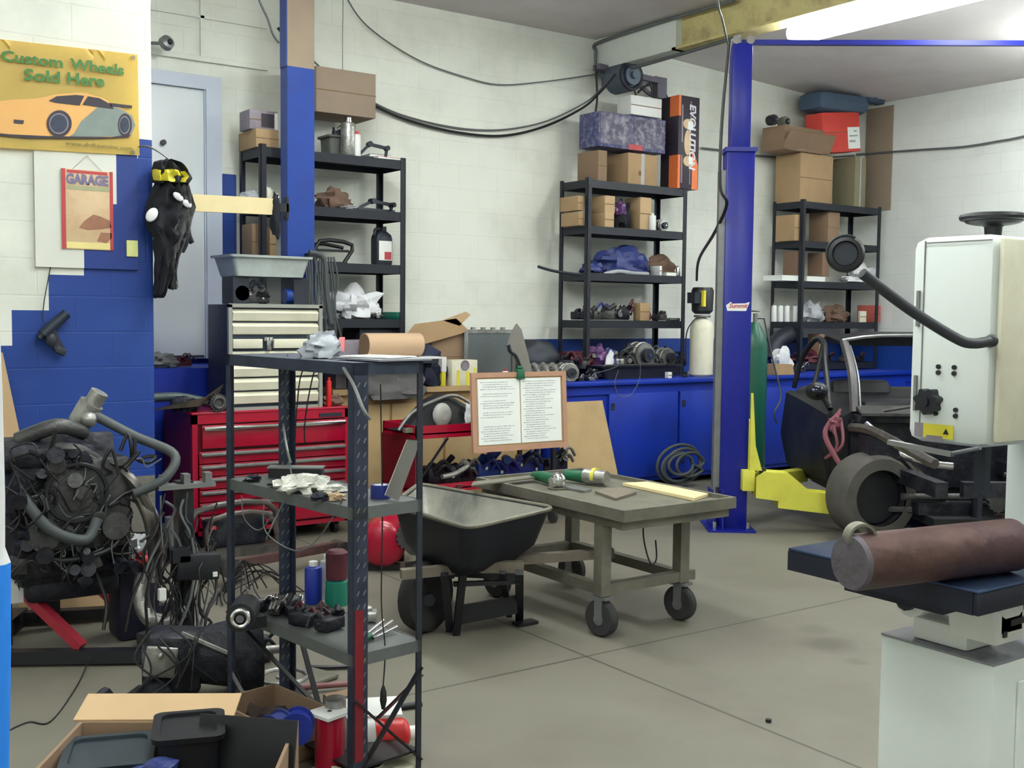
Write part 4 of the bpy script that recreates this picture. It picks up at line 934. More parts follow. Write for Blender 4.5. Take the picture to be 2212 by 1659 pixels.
# wall clamp tool hanging on a cord
p = ony(108, 578, WY); q = ony(90, 680, WY); r_ = ony(112, 715, WY)
t = T('hanging_drill', 'black pistol shaped tool hanging by a cord on the blue stepped wall', 'tool', (r_.x, WY-.05, r_.z))
P('cord', G().tube([p-r_+Vector((0, .04, 0)), q-r_+Vector((0, .03, .0)), (-.02, .02, .03)], .003, 5, 3).sph(p-r_+Vector((0, .045, .01)), .012), wire, t)
P('body', G().cyl((-.06, 0, -.02), (.07, 0, .1), .032, .028).cyl((-.06, 0, -.02), (-.08, 0, -.04), .02), mat('tool_black', (36, 46, 60), .5, .2, .4), t)
P('grip', G().bar((-.02, 0, -.0), (.03, 0, -.11), .04, .05).box((.03, 0, -.11), (.06, .05, .04), (0, .5, 0), .006).sph((-.02, -.02, -.05), (.03, .02, .04)), darkgrey, t)
# round lamp above the door
p = ony(362, 91, 8.1)
t = T('bulkhead_lamp', 'small round grey floodlight on an arm above the white door', 'lamp', (p.x, 8.28, p.z))
P('arm', G().cyl((-.22, 0, 0), (-.02, -.12, 0), .012), grey, t); P('shade', G().lathe([(.02, .04), (.05, .02), (.055, -.02), (.045, -.03)], (0, -.16, 0), (rad(70), 0, rad(15))), grey, t); P('bulb', G().sph((.01, -.2, 0), .02), black, t)
# clothes hanging beside the door
hk = ony(352, 380, 6.5)
t = T('hanging_jackets', 'black and grey work jackets with white patches hanging at the corner beside the door', 'jackets', (2.13, 6.5, ony(345, 640, 6.5).z))
o_ = Vector(t.location)
def hp(x, y, dy=0): return ony(x, y, 6.5+dy)-o_
def cloth(name, prof, m_, dy=0, dep=.06, seed=0, label=None):
    """folded hanging cloth: rows of (left px, right px, y px)"""
    rings = []; pr2 = []
    for p, q in zip(prof, prof[1:]):
        for k in range(4): t_ = k/4; pr2.append(tuple(u*(1-t_)+v*t_ for u, v in zip(p, q)))
    pr2.append(prof[-1])
    for (xa, xb, y) in pr2:
        a = hp(xa, y, dy); b_ = hp(xb, y, dy); c_ = (a+b_)/2; hw = (b_.x-a.x)/2; ring = []
        for i in range(44):
            th = 2*pi*i/44; nz = noise.noise(Vector((cos(th)*2.2, y*.03, seed+sin(th)*2.2)))
            w2 = 1+.16*nz; fold = 1+.35*sin(th*7+seed+y*.03)+.8*noise.noise(Vector((cos(th)*3, y*.05, seed*2+sin(th)*3)))
            ring.append((c_.x+hw*cos(th)*w2, c_.y+dep*sin(th)*fold, c_.z+.012*nz))
        rings.append(ring)
    return P(name, G().loft(rings), m_, t, label=label)
cloth('cap', [(350, 365, 346), (336, 385, 352), (330, 405, 368), (330, 412, 385), (332, 405, 398)], ragblack, -.02, .07, 1, 'black cap')
cloth('yellow_band', [(330, 398, 370), (329, 408, 382), (334, 402, 394)], yellowl, -.035, .075, 2, 'yellow band round the cap')
cloth('black_jacket', [(340, 385, 392), (330, 400, 410), (318, 405, 440), (314, 405, 470), (318, 402, 495), (332, 400, 515), (335, 385, 560), (336, 370, 600), (334, 352, 638), (340, 346, 642)], ragblack, 0, .07, 3)
cloth('grey_jacket', [(385, 405, 400), (378, 415, 425), (375, 420, 450), (372, 414, 475), (368, 410, 500), (362, 398, 530), (360, 385, 560), (362, 380, 580), (366, 382, 618), (368, 376, 624)], mat('jacket_grey', (78, 80, 80), .9, 0, .4, 14, .3), -.03, .05, 4, 'grey jacket')
for k, (x, y, a, b_) in enumerate(((328, 464, .03, .045), (385, 425, .035, .02), (404, 440, .03, .02))): q = hp(x, y, -.085); P('white_patch', G().sph(q, (a, .012, b_), (0, rad(35), 0)), ragwhite, t)
P('sleeve', G().tube([hp(400, 470, -.02), hp(405, 505, -.03), hp(415, 525, -.03)], .03, 8, 4, .015).tube([hp(390, 480, -.04), hp(402, 515, -.05), hp(394, 545, -.05)], .03, 8, 4, .012), ragblack, t)
P('hook', G().tube([(-.16, .09, .86), (-.1, .02, .86), (.0, .0, .8), (.0, .0, .74)], .006), grey, t)

# wall blower and cables
p = ony(1338, 170, 8.05)
t = T('wall_blower', 'round grey blower with a bracket and dangling wires high on the wall under the beam', 'fan', (p.x, 8.25, p.z))
P('motor', G().cyl((0, -.36, 0), (0, -.14, 0), .14, n=28).cyl((0, -.4, 0), (0, -.36, 0), .09).cyl((0, -.43, 0), (0, -.4, 0), .035), mat('blower_grey', (86, 98, 112), .5, .3, .2), t)
P('fan_ring', G().tor((0, -.37, 0), .12, .02, (pi/2, 0, 0)), darkgrey, t)
P('bracket', G().bar((-.2, -.1, .1), (.58, -.1, .06), .05, .1, (0, 1, 0)).bar((.2, -.1, .06), (.5, -.1, -.08), .03, .03).bar((.2, -.1, -.05), (.55, -.1, .1), .03, .03).bb(-.05, -.14, -.05, .05, 0, .05).box((.6, -.1, .0), (.12, .08, .2)), mat('bracket_grey', (104, 100, 116), .6, .2, .2), t)
P('wires', G().tube([(.55, -.12, -.05), (.62, -.12, -.2), (.7, -.12, -.1), (.62, -.12, .0)], .006).tube([(-.25, -.15, .1), (-.2, -.12, -.2), (-.24, -.12, -.42)], .01).tube([(.22, -.12, 0), (.3, -.14, -.2), (.27, -.12, -.32)], .008).tube([(.3, -.12, -.08), (.45, -.14, .0), (.5, -.12, -.3)], .01), wire, t)
def wcable(name, pts, r, m_, label, sub=8): return ONE(name, G().tube([ony(x, y, Y) for x, y, Y in pts], r, 6, sub), m_, label, 'cable')
wcable('heavy_cable', [(600, 60, 8.2), (700, 165, 8.24), (815, 232, 8.26), (900, 266, 8.26), (1000, 288, 8.26), (1090, 293, 8.26), (1180, 272, 8.24), (1260, 232, 8.2), (1300, 195, 8.0), (1330, 160, 7.9)], .012, wire, 'thick black cable swagging across the white wall, lower of the bundle')
wcable('heavy_cable', [(605, 50, 8.2), (705, 158, 8.24), (815, 226, 8.27), (900, 258, 8.27), (1000, 278, 8.27), (1090, 280, 8.27), (1180, 262, 8.25), (1260, 224, 8.2), (1300, 190, 8.02), (1370, 110, 7.9), (1425, 45, 7.6)], .008, wireg, 'grey cable swagging across the white wall, upper of the bundle')
wcable('thin_cable', [(735, -60, 8.27), (752, 0, 8.27), (800, 62, 8.27), (900, 128, 8.27), (1000, 165, 8.27), (1080, 183, 8.27), (1180, 176, 8.27), (1290, 160, 8.25)], .006, wireg, 'thin grey cable curving down from the ceiling line to the wall blower')
wcable('pull_cord', [(742, -230, 7.6), (741, 0, 7.6), (740, 80, 7.6), (740, 152, 7.6)], .003, wireg, 'thin straight cord hanging from the ceiling onto the big carton')
wcable('door_cable', [(530, -240, 7.2), (545, -60, 7.28), (560, 0, 7.3), (578, 40, 7.35), (590, 75, 7.4), (602, 92, 7.46)], .008, wireg, 'cable drooping from the ceiling to the side of the blue column')
wcable('corner_cable', [(1515, 320, 8.27), (1560, 325, 8.27), (1630, 336, 8.27), (1750, 342, 8.27), (1845, 336, 8.27)], .01, wireg, 'black cable on the back wall between the orange box and the corner')
ONE('side_wall_cable', G().tube([onx(1850, 334, 10.66), onx(1925, 328, 10.66), (onx(2010, 322, 10.66)), onx(2080, 317, 10.66), onx(2150, 306, 10.66), onx(2240, 288, 10.66), onx(2600, 200, 10.66), onx(3200, 150, 10.66)], .01, 6), wireg, 'black cable running along the right white wall', 'cable')
for k in range(2): pass
ONE('hook_wire', G().tube([ony(1280, 808, 7.45), ony(1335, 790, 7.34), ony(1342, 760, 7.28), ony(1375, 752, 7.28), ony(1383, 810, 7.3), ony(1365, 850, 7.3), ony(1340, 855, 7.3), ony(1328, 830, 7.3), ony(1336, 800, 7.3)], .003), wireg, 'thin clear tube looping over the front edge of the blue bench', 'tube')

# ================================================================ kinds of workshop things
def carton(name, label, loc, w_, d, h, m_, rz=0, flaps=0, group=None, tape_=False, tilt=None):
    t = T(name, label, 'box', loc, rz, group, tilt)
    P('body', G().bb(-w_/2, -d/2, 0, w_/2, d/2, h, .004), m_, t)
    if flaps:
        P('opening', G().bb(-w_/2+.01, -d/2+.01, h, w_/2-.01, d/2-.01, h+.003), kraftin, t)
        for s_ in (-1, 1):
            f = min(d, w_)*.45
            P('flap', G().box((0, -f/2, 0), (w_, f, .005)), m_, t, (0, -d/2 if s_ < 0 else d/2, h), (rad(-25 if flaps == 1 else 20) if s_ < 0 else rad(150), 0, 0))
            P('flap', G().box((f/2*s_, 0, 0), (f, d, .005)), m_, t, (s_*w_/2, 0, h), (0, rad(-35*s_), 0))
    else: P('seam', G().bb(-w_/2-.001, -d/2-.0015, h*.5-.004, w_/2+.001, -d/2, h*.5+.004) if not tape_ else G().bb(-w_*.06, -d/2-.0015, 0, w_*.06, d/2, h+.0015), kraftin if not tape_ else plasticclear, t)
    return t
def jug(name, label, loc, w_, d, h, m_, lm, cm, rz=0):
    t = T(name, label, 'bottle', loc, rz)
    P('body', G().loft([[(x*w_/2*s, y*d/2*s, z) for x, y in ((-1, -.8), (-.8, -1), (.8, -1), (1, -.8), (1, .8), (.8, 1), (-.8, 1), (-1, .8))] for s, z in ((.94, 0), (1, .02), (1, h*.68), (.9, h*.78), (.45, h*.88), (.3, h*.9))]), m_, t)
    P('handle', G().tube([(-w_*.4, 0, h*.7), (-w_*.42, 0, h*.9), (-w_*.1, 0, h*.94)], .014), m_, t)
    P('cap', G().cyl((w_*.12, 0, h*.88), (w_*.12, 0, h), w_*.17), cm, t)
    P('label', G().bb(-w_*.4, -d/2-.002, h*.12, w_*.42, -d/2, h*.62), white, t, label='white and red label'); P('label_mark', G().bb(-w_*.05, -d/2-.003, h*.14, w_*.38, -d/2-.002, h*.34), lm, t)
    return t
def can(name, label, loc, r, h, m_, cm, rz=0, cat='can'):
    t = T(name, label, cat, loc, rz); P('body', G().lathe([(r*.95, 0), (r, .004), (r, h*.82), (r*.92, h*.86), (r*.4, h*.9)], n=18), m_, t); P('cap', G().cyl((0, 0, h*.88), (0, 0, h), r*.5), cm, t); return t
def lump(name, label, loc, r, m_, cat='rag', seed=0, rz=0, am=.35):
    g = G(); g.sph((0, 0, r[2]*.75), r, seg=20, lump=am, seed=seed).sph((r[0]*.4, -r[1]*.2, r[2]*.5), (r[0]*.6, r[1]*.7, r[2]*.6), seg=14, lump=am, seed=seed+9)
    mz = min(v.co.z for v in g.b.verts)
    for v in g.b.verts: v.co.z = max(v.co.z-mz*0, .001)
    return ONE(name, g, m_, label, cat, loc, (0, 0, rz))
def alternator(name, label, loc, r, m_=None, rz=0, cat='engine part'):
    m_ = m_ or engine_l; t = T(name, label, cat, loc, rz)
    g = G().cyl((0, -r*.9, r), (0, r*.9, r), r, n=22).tor((0, -r*.5, r), r, r*.12, (pi/2, 0, 0)).tor((0, r*.3, r), r, r*.12, (pi/2, 0, 0)).box((r*.9, 0, r*.5), (r*.5, r*.6, r*.4)).box((-r*.9, 0, r*1.3), (r*.5, r*.5, r*.3))
    P('casing', g, m_, t); P('pulley', G().cyl((0, -r*1.35, r), (0, -r*.95, r), r*.5).tor((0, -r*1.3, r), r*.5, r*.07, (pi/2, 0, 0)).tor((0, -r*1.0, r), r*.5, r*.07, (pi/2, 0, 0)), darkgrey, t)
    P('bolt', G().cyl((0, -r*1.5, r), (0, -r*1.35, r), r*.15, n=6), chrome, t); return t
def pulley(name, label, loc, r, m_, rz=0, cat='pulley'):
    t = T(name, label, cat, loc, rz); P('rim', G().lathe([(r*.3, -.02), (r*.9, -.02), (r, -.012), (r*.9, 0), (r, .012), (r*.9, .02), (r*.3, .02)], (0, 0, r), (pi/2, 0, 0)), m_, t); P('hub', G().cyl((0, -.035, r), (0, .03, r), r*.28), grey, t); return t
def bracket(name, label, loc, L, m_, rz=0, cat='bracket', tall=.5):
    g = G().bar((-L/2, 0, .012), (L/2, .0, .012), .03, .02).bar((-L/2, 0, .01), (-L*.1, 0, L*tall), .025, .02).bar((-L*.1, 0, L*tall), (L*.45, 0, L*tall*.8), .02, .025).bar((L*.45, 0, L*tall*.8), (L*.4, 0, .01), .02, .02).cyl((-L*.1, -.03, L*tall), (-L*.1, .03, L*tall), .022).cyl((L*.45, -.03, L*tall*.8), (L*.45, .03, L*tall*.8), .02)
    return ONE(name, g, m_, label, cat, loc, (0, 0, rz))
def manifold(name, label, loc, L, m_, rz=0, n=4, cat='manifold'):
    t = T(name, label, cat, loc, rz)
    P('plenum', G().cyl((-L/2, 0, .1), (L/2, 0, .1), .045, n=14).box((-L/2, 0, .1), (.02, .1, .1)), m_, t)
    for k in range(n): x = -L*.4+k*L*.8/(n-1); P('runner', G().tube([(x, 0, .12), (x, -.06, .14), (x, -.12, .08), (x, -.14, .02)], .022, 8), m_, t)
    P('flange', G().bb(-L/2, -.17, 0, L/2, -.12, .018), m_, t); return t
def rods(name, label, loc, n, L, r, m_, rz=0, cat='rod', up=False, spread=.03):
    g = G(); rnd = random.Random(n*7)
    for k in range(n):
        if up: g.cyl((k*spread-n*spread/2, 0, 0), (k*spread-n*spread/2+rnd.uniform(-.01, .01), .02, L*rnd.uniform(.85, 1)), r)
        else: g.cyl((-L/2, k*r*2.2, r), (L/2, k*r*2.2+rnd.uniform(-.02, .02), r), r)
    return ONE(name, g, m_, label, cat, loc, (0, 0, rz))
def coil(name, label, loc, R, r, m_, turns=4, rz=0, cat='hose', tilt=(0, 0, 0)):
    pts = []; rnd = random.Random(turns)
    for i in range(turns*10+1): a = 2*pi*i/10; q = R*(1+.12*sin(a*.37+turns)); pts.append((q*cos(a), q*.9*sin(a), r+.012*(i/10)+.01*sin(a*1.3)))
    g = G().tube(pts, r, 6, 3)
    return ONE(name, g, m_, label, cat, loc, tilt if any(tilt) else (0, 0, rz))
def tubb(name, label, loc, w_, d, h, m_, rz=0, rim=True, cat='tub', tilt=None):
    t = T(name, label, cat, loc, rz, None, tilt)
    def rr(w2, d2, z, q=.03): return [(x*(w2/2-q)+q*cos(a), y*(d2/2-q)+q*sin(a), z) for x, y, a0 in ((1, 1, 0), (-1, 1, pi/2), (-1, -1, pi), (1, -1, 3*pi/2)) for a in [a0+i*pi/8 for i in range(5)]]
    P('shell', G().loft([rr(w_*.86, d*.86, 0), rr(w_, d, h), rr(w_-.012, d-.012, h), rr(w_*.86-.01, d*.86-.01, .008)]), m_, t)
    if rim: P('rim', G().loft([rr(w_+.03, d+.03, h-.016), rr(w_+.035, d+.035, h), rr(w_-.01, d-.01, h+.001), rr(w_-.012, d-.012, h-.01)]), m_, t)
    return t
def book(name, label, loc, w_, d, h, m_, rz=0, cat='book', tilt=None):
    t = T(name, label, cat, loc, rz, None, tilt); P('cover', G().bb(-w_/2, -d/2, 0, w_/2, d/2, .002).bb(-w_/2, -d/2, h-.002, w_/2, d/2, h).bb(-w_/2, d/2-.003, 0, w_/2, d/2, h), m_, t); P('pages', G().bb(-w_/2+.003, -d/2+.003, .002, w_/2-.003, d/2-.003, h-.002), paper, t); return t
def engine_bits(name, label, loc, s, m_, m2, seed=0, rz=0, cat='engine part'):
    rnd = random.Random(seed); t = T(name, label, cat, loc, rz); g = G().box((0, 0, s*.35), (s*1.4, s*.9, s*.6), bev=s*.08)
    for k in range(5): a = Vector((rnd.uniform(-.7, .7)*s, rnd.uniform(-.5, .2)*s, rnd.uniform(.3, .8)*s)); g.cyl(a, a+Vector((rnd.uniform(-.3, .3), -rnd.uniform(.2, .4), rnd.uniform(-.1, .5)))*s, s*rnd.uniform(.1, .2))
    P('casting', g, m_, t); g = G()
    for k in range(3): a = Vector((rnd.uniform(-.6, .5)*s, -.45*s, rnd.uniform(.3, .9)*s)); g.tube([a, a+Vector((.3*s, -.2*s, .35*s)), a+Vector((.7*s, -.1*s, -.05*s))], s*.07)
    P('pipes', g, m2, t); [P('bolt', G().cyl((s*u_, -s*.52, s*v_), (s*u_, -s*.4, s*v_), s*.07, n=6), chrome, t) for u_, v_ in ((-.4, .5), (.3, .3))]; return t
# ================================================================ filling the racks and benches
def fit(x0, x1, yt, zb, Y, d=0):
    X0 = ony(x0, yt, Y+d).x; X1 = ony(x1, yt, Y).x; h = ony((x0+x1)/2, yt, Y).z-zb
    return (X0+X1)/2, max(.03, X1-X0), max(.015, h)
def fb(name, label, x0, x1, yt, zb, Y, d, m_, **k):
    x, w_, h = fit(x0, x1, yt, zb, Y, d); return carton(name, label, (x, Y+d/2, zb), w_, d, h, m_, **k)
TOP, S2, S3, S4, S5 = LV[4], LV[3], LV[2], LV[1], LV[0]
e = .001
L1, L2, L3 = 'the left black rack', 'the middle black rack', 'the corner rack'
# ---- left rack
# carton carried on two upright tubs behind the column
x, w_, h = fit(690, 742, 290, TOP, 7.95, .2)
tubb('plastic_tub', 'grey plastic tub holding up the big carton on top of '+L1, (x, 8.06, TOP), w_, .2, h, mat('tub_olive', (88, 92, 88), .6))
g_ = engine_bits('blower_motor', 'dark blower motor under the big carton on top of '+L1, (ony(725, 290, 8.0).x+.02, 8.0, TOP+h), .06, darkgrey, black, 3)
fb('large_carton', 'big plain cardboard carton sitting high above '+L1+' behind the blue column', 640, 812, 148, 3.07, 7.84, .36, kraft3)
can('silver_canister', 'silver canister beside the grey tub on top of '+L1, (ony(752, 300, 7.9).x, 7.9, TOP), .06, .3, alu, chrome)
can('spray_can', 'red and white spray can on top of '+L1, (ony(771, 300, 7.87).x, 7.87, TOP), .03, .2, white, brightred)
bracket('metal_bracket', 'black angular bracket near the right end on top of '+L1, (ony(805, 330, 7.9).x, 7.9, TOP), .26, darkgrey, -.2, tall=.45)
book('red_folder', 'flat red folder at the right front corner of the top of '+L1, (4.33, 7.98, TOP), .24, .3, .02, mat('folder_red', (186, 40, 60), .5), .1)
book('grey_folder', 'grey folder lying on the red folder on top of '+L1, (4.3, 8.02, TOP+.021), .18, .24, .025, darkgrey, -.1)
fb('kraft_carton', 'shallow open kraft carton at the left end of the top of '+L1, 515, 602, 277, TOP, 7.85, .34, kraft)
zk = pZ(558, 277, 7.85)+.001
x, w_, h = fit(517, 600, 237, zk, 7.9, .2)
t = carton('printed_box', 'small black and white printed parts box on the shallow kraft carton', (x, 8.0, zk), w_, .2, h, printgrey)
P('print_dark', G().bb(-.02, -.103, .02, .08, -.1, .12), printdark, t); P('print_light', G().bb(.085, -.103, .01, w_/2, -.1, .13), white, t)
lump('brown_rag', 'brown oily rag on the second shelf of '+L1+' right of the column', (ony(722, 425, 7.95).x, 7.95, S2), (.13, .1, .09), ragbrown, seed=4)
g = G().prism([(-.26, 0), (.3, .03), (.22, -.07), (.1, -.05), (.02, -.09), (-.1, -.06)], .02)
t = bracket('steel_bracket', 'dark bent steel plate at the right of the second shelf of '+L1, (ony(812, 440, 7.88).x, 7.88, S2), .36, darkgrey, .15, tall=.22)
lump('clear_bag', 'clear bag of parts at the left of the second shelf of '+L1, (ony(545, 425, 7.9).x, 7.9, S2), (.08, .07, .05), plasticclear, 'bag', 6)
can('white_jar', 'small cream jar left of the column, second shelf of '+L1, (ony(580, 430, 7.86).x, 7.86, S2), .035, .12, cream, white, cat='jar')
can('chrome_fitting', 'tiny chrome fitting touching the column on the second shelf of '+L1, (ony(598, 430, 7.84).x, 7.84, S2), .02, .08, chrome, chrome, cat='fitting')
lump('clear_bag', 'flat clear plastic bag in front of the bent plate on '+L1, (ony(760, 450, 7.86).x, 7.9, S2), (.1, .06, .02), plasticclear, 'bag', 7)
x, w_, h = fit(800, 849, 488, S3, 7.86, .12)
jug('oil_jug', 'black oil jug with white label on the third shelf of '+L1, (x, 7.92, S3), w_, .12, h, darkgrey, tinred, black)
t = T('seat_frame', 'black tubular bracket frame on the third shelf of '+L1, 'frame', (ony(722, 540, 7.9).x, 7.95, S3))
P('frame', G().tube([(-.14, 0, .0), (-.1, 0, .17), (.17, -.02, .15), (.1, -.02, .01)], .016, 8, 3).tube([(-.14, .08, .0), (-.1, .08, .15), (.14, .08, .13)], .014, 8, 3).bar((-.12, 0, .1), (.14, -.02, .1), .02, .02), black, t); P('foot', G().bb(-.18, -.04, 0, .12, .1, .014), black, t)
fb('brown_carton', 'small brown carton at the left of the third shelf of '+L1, 522, 560, 482, S3, 7.9, .2, kraft2)
fb('tan_carton', 'narrow tan carton between the brown carton and the column on '+L1, 566, 596, 492, S3, 7.86, .15, kraftlt)
lump('plastic_bundle', 'crumpled white plastic bundle on the fourth shelf of '+L1, (ony(772, 660, 7.92).x, 7.94, S4), (.17, .12, .13), ragwhite, 'bag', 12, am=.45)
can('chrome_filter', 'chrome ring filter right of the white plastic bundle on '+L1, (ony(815, 680, 7.86).x, 7.86, S4), .035, .1, chrome, grey)
fb('teal_box', 'teal box at the right end of the fourth shelf of '+L1, 826, 874, 674, S4, 7.84, .25, teal)
fb('dark_case', 'dark flat case on the bottom shelf of '+L1, 740, 874, 706, S5, 7.85, .3, darkgrey)
fb('grey_case', 'long grey case behind the paper roll below '+L1, 700, 800, 735, BT+e, 7.5, .2, printgrey)
g = G(); rnd = random.Random(2)
for k in range(12):
    x0 = 655+k*6; g.tube([ony(x0, 555, 7.42), ony(x0+rnd.uniform(-4, 10), 610, 7.42), ony(x0+rnd.uniform(-2, 12), 660, 7.42), ony(x0+rnd.uniform(5, 22), 705+rnd.uniform(0, 40), 7.44)], .007, 6, 4)
g.tube([ony(668, 545, 7.42), ony(700, 560, 7.42), ony(706, 640, 7.42), ony(715, 700, 7.42)], .02, 8, 4)
t = T('hose_bundle', 'bundle of dark thin hoses hanging beside the grey tote', 'hoses', (3.5, 7.42, 1.45)); o_ = Vector(t.location)
bmesh.ops.translate(g.b, verts=g.b.verts, vec=-o_); P('hoses', g, hose_m, t)
P('hanger', G().box(tuple(ony(676, 552, 7.45)-o_), (.1, .08, .03)), black, t)
# tote on cabinet
x0 = ony(492, 600, 7.02).x; x1 = ony(664, 600, 7.02).x
t = engine_bits('gearbox_part', 'silver and black gearbox casting on the cream drawer cabinet under the grey tote', (2.92, 7.15, 1.6), .13, engine_l, darkgrey, 21)
P('round_port', G().cyl((-.12, -.1, .07), (-.12, -.06, .07), .05, n=20), black, t)
P('blue_part', G().cyl((.2, -.05, .055), (.3, -.05, .055), .05), steelblue, t)
for x_ in (-.13, .3): P('mount_block', G().box((x_, .0, .09), (.11, .2, .18)), darkgrey, t)
tubb('grey_tote', 'wide grey plastic tote balanced on top of the cream drawer cabinet', (2.99, 7.18, 1.782), .56, .36, .14, binplastic)
# things on the chest left of cabinet
t = T('bodywork_offcut', 'long grey blade and gear parts on the left end of the red tool chest', 'engine part', (2.5, 7.15, .895))
P('blade', G().loft([[(-.32, -.1, .02), (-.3, -.12, .03), (-.28, -.08, .025)], [(-.02, -.16, .04), (0, -.2, .1), (.04, -.12, .09)], [(.14, -.1, .12), (.16, -.12, .18), (.18, -.06, .16)]]), steel, t)
P('gear', G().gear((.1, -.17, .06), .06, .04, 18, rt=(pi/2, 0, 0)).tor((.1, -.19, .06), .035, .012, (pi/2, 0, 0)), engine_l, t)
P('shaft', G().tube([(-.4, .1, .08), (-.1, .06, .09), (.1, .02, .05)], .03, 10), mat('shaft_grey', (72, 86, 88), .5, .3), t)
lump('oily_part', 'small oily casting beside the gear on the red tool chest', (2.42, 7.1, .897), (.09, .06, .05), engine_m, 'engine part', 5)
can('red_tube', 'red plastic tube standing on the red tool chest right of the cream drawers', (ony(705, 850, 7.05).x+.02, 7.05, .896), .018, .2, brightred, brightred, cat='tube')
lump('chest_clutter', 'brown clutter on the right end of the red tool chest', (3.47, 7.1, .897), (.08, .05, .04), ragbrown, 'rag', 8)
# landing ledge junk
lump('ledge_rag', 'grey crumpled rag on the blue landing below the door', (ony(352, 790, 7.7).x, 7.78, 1.152), (.12, .08, .06), raggrey, 'rag', 14)
engine_bits('ledge_casting', 'dark brown casting on the blue landing below the door', (ony(405, 790, 7.7).x, 7.8, 1.152), .08, maroon, engine_l, 4)
# ---- middle rack
fb('kraft_carton', 'kraft carton at the left end on top of '+L2, 1248, 1312, 322, TOP, 7.83, .3, kraft2)
x, w_, h = fit(1312, 1420, 330, TOP, 7.83, .3)
t = carton('taped_carton', 'creased tan carton wrapped in clear tape on top of '+L2, (x, 7.98, TOP), w_, .3, h, kraft, tape_=True)
P('stain', G().bb(-.05, -.153, h*.3, -.02, -.15, h*.45), kraftin, t)
x, w_, h = fit(1253, 1440, 246, TOP+.3, 7.83, .28)
zb = TOP+.315
t = carton('dark_printed_box', 'dark blue printed tool box stacked on two cartons atop '+L2, (x, 7.98, zb), w_, .28, max(.3, pZ(1345, 246, 7.83)-zb), printblue)
P('print_panel', G().bb(-w_/2+.02, -.1425, .03, -.02, -.14, .3).bb(.02, -.1425, .03, w_/2-.02, -.14, .3), mat('print_collage', (70, 66, 92), .5, 0, .9, 16, 0, (170, 166, 180), 14, .8), t)
P('print_stripe', G().bb(-.05, -.144, .0, .12, -.1425, .05), tinred, t)
fb('white_carton', 'plain white carton on the dark blue printed box of '+L2, 1333, 1430, 207, zb+.34, 7.9, .2, white)
x, w_, h = fit(1428, 1512, 203, TOP, 7.78, .25)
t = T('power_tool_box', 'tall black and orange printed tool box with vertical silver lettering on '+L2, 'box', (x, 7.9, TOP)); W2 = w_/2
hB = pZ(1470, 205, 7.78)-TOP
P('body', G().bb(-W2, -.12, 0, W2, .12, hB, .003), printdark, t)
P('orange_band', G().prism([(W2*.35, 0), (W2*.92, 0), (W2*.92, hB*.27), (W2*.5, hB*.42), (W2*.35, hB*.42)], .002, Matrix.Translation((0, -.12, 0)) @ XZ), orange, t)
for a_, b_ in ((.0, .36), (.78, 1)): P('orange_corner', G().bb(-W2-.001, -.121, hB*a_, -W2*.78, .0, hB*b_), orange, t)
P('tool_picture', G().sph((-W2*.05, -.121, hB*.7), (.07, .004, .05)).sph((-W2*.1, -.121, hB*.5), (.045, .004, .12)).sph((-W2*.05, -.121, hB*.3), (.06, .004, .05)), tintan, t)
P('picture_badges', G().bb(-.02, -.1265, hB*.64, .05, -.1245, hB*.73).bb(-.0, -.1265, hB*.27, .05, -.1245, hB*.35), white, t)
P('side_stripe', G().bb(-W2*.7, -.122, hB*.06, -W2*.58, -.12, hB*.36).bb(-W2*.7, -.122, hB*.5, -W2*.58, -.12, hB*.9).bb(W2*.12, -.122, hB*.05, W2*.2, -.12, hB*.25).bb(W2*.12, -.122, hB*.75, W2*.2, -.12, hB*.95), printgrey, t)
TXT('lettering', 'EVOLUTION', .11, mat('print_silver', (186, 182, 190), .4, .3, .2, 30), t, (W2*.94-.12, -.1235, hB*.92), (pi/2, pi/2, 0), .15, 1.0, .004, .001)
for lb, x0, x1, m_, zb_ in (('lower left', 1212, 1262, kraft, 0), ('lower right', 1268, 1327, kraftlt, 0)):
    fb('parts_carton', lb+' of the stacked kraft cartons on the second shelf of '+L2, x0, x1, 456, S2, 7.84, .26, m_)
zc = pZ(1268, 456, 7.84)+.002
for lb, x0, x1, m_ in (('upper left', 1210, 1263, kraft), ('upper right', 1268, 1329, kraftlt)):
    fb('parts_carton', lb+' of the stacked kraft cartons on the second shelf of '+L2, x0, x1, 421, zc, 7.84, .26, m_)
t = fb('kraft_box', 'tall worn kraft box in the middle of the second shelf of '+L2, 1350, 1408, 425, S2, 7.86, .22, kraftlt)
lump('dark_sack', 'black sack between the kraft boxes on the second shelf of '+L2, (ony(1342, 480, 7.9).x, 7.92, S2), (.08, .1, .14), ragblack, 'bag', 31)
lump('purple_rag', 'greyish purple rag beside the tall worn kraft box on '+L2, (ony(1352, 470, 7.84).x-.06, 7.86, S2+.12), (.06, .05, .07), purple, 'rag', 32)
can('white_bottle', 'small white bottle on the second shelf of '+L2+' near its right end', (ony(1409, 480, 7.84).x, 7.84, S2), .035, .16, white, white, cat='bottle')
alternator('chrome_part', 'shiny chrome turbo part beside the white bottle on '+L2, (ony(1430, 485, 7.88).x, 7.9, S2), .055, alu)
ONE('pry_bar', G().tube([ony(1163, 576, 7.75), ony(1200, 586, 7.78), ony(1255, 594, 7.84)], .013), darkgrey, 'dark pry bar sticking out left from the third shelf of '+L2, 'bar')
lump('blue_bag', 'big crumpled blue bag on the third shelf of '+L2, (ony(1345, 575, 7.94).x, 7.96, S3), (.27, .15, .15), bluebag, 'bag', 41, am=.3)
lump('blue_bag', 'small dark blue bag at the left of the third shelf of '+L2, (ony(1277, 585, 7.88).x, 7.88, S3), (.1, .08, .06), bluebag, 'bag', 42)
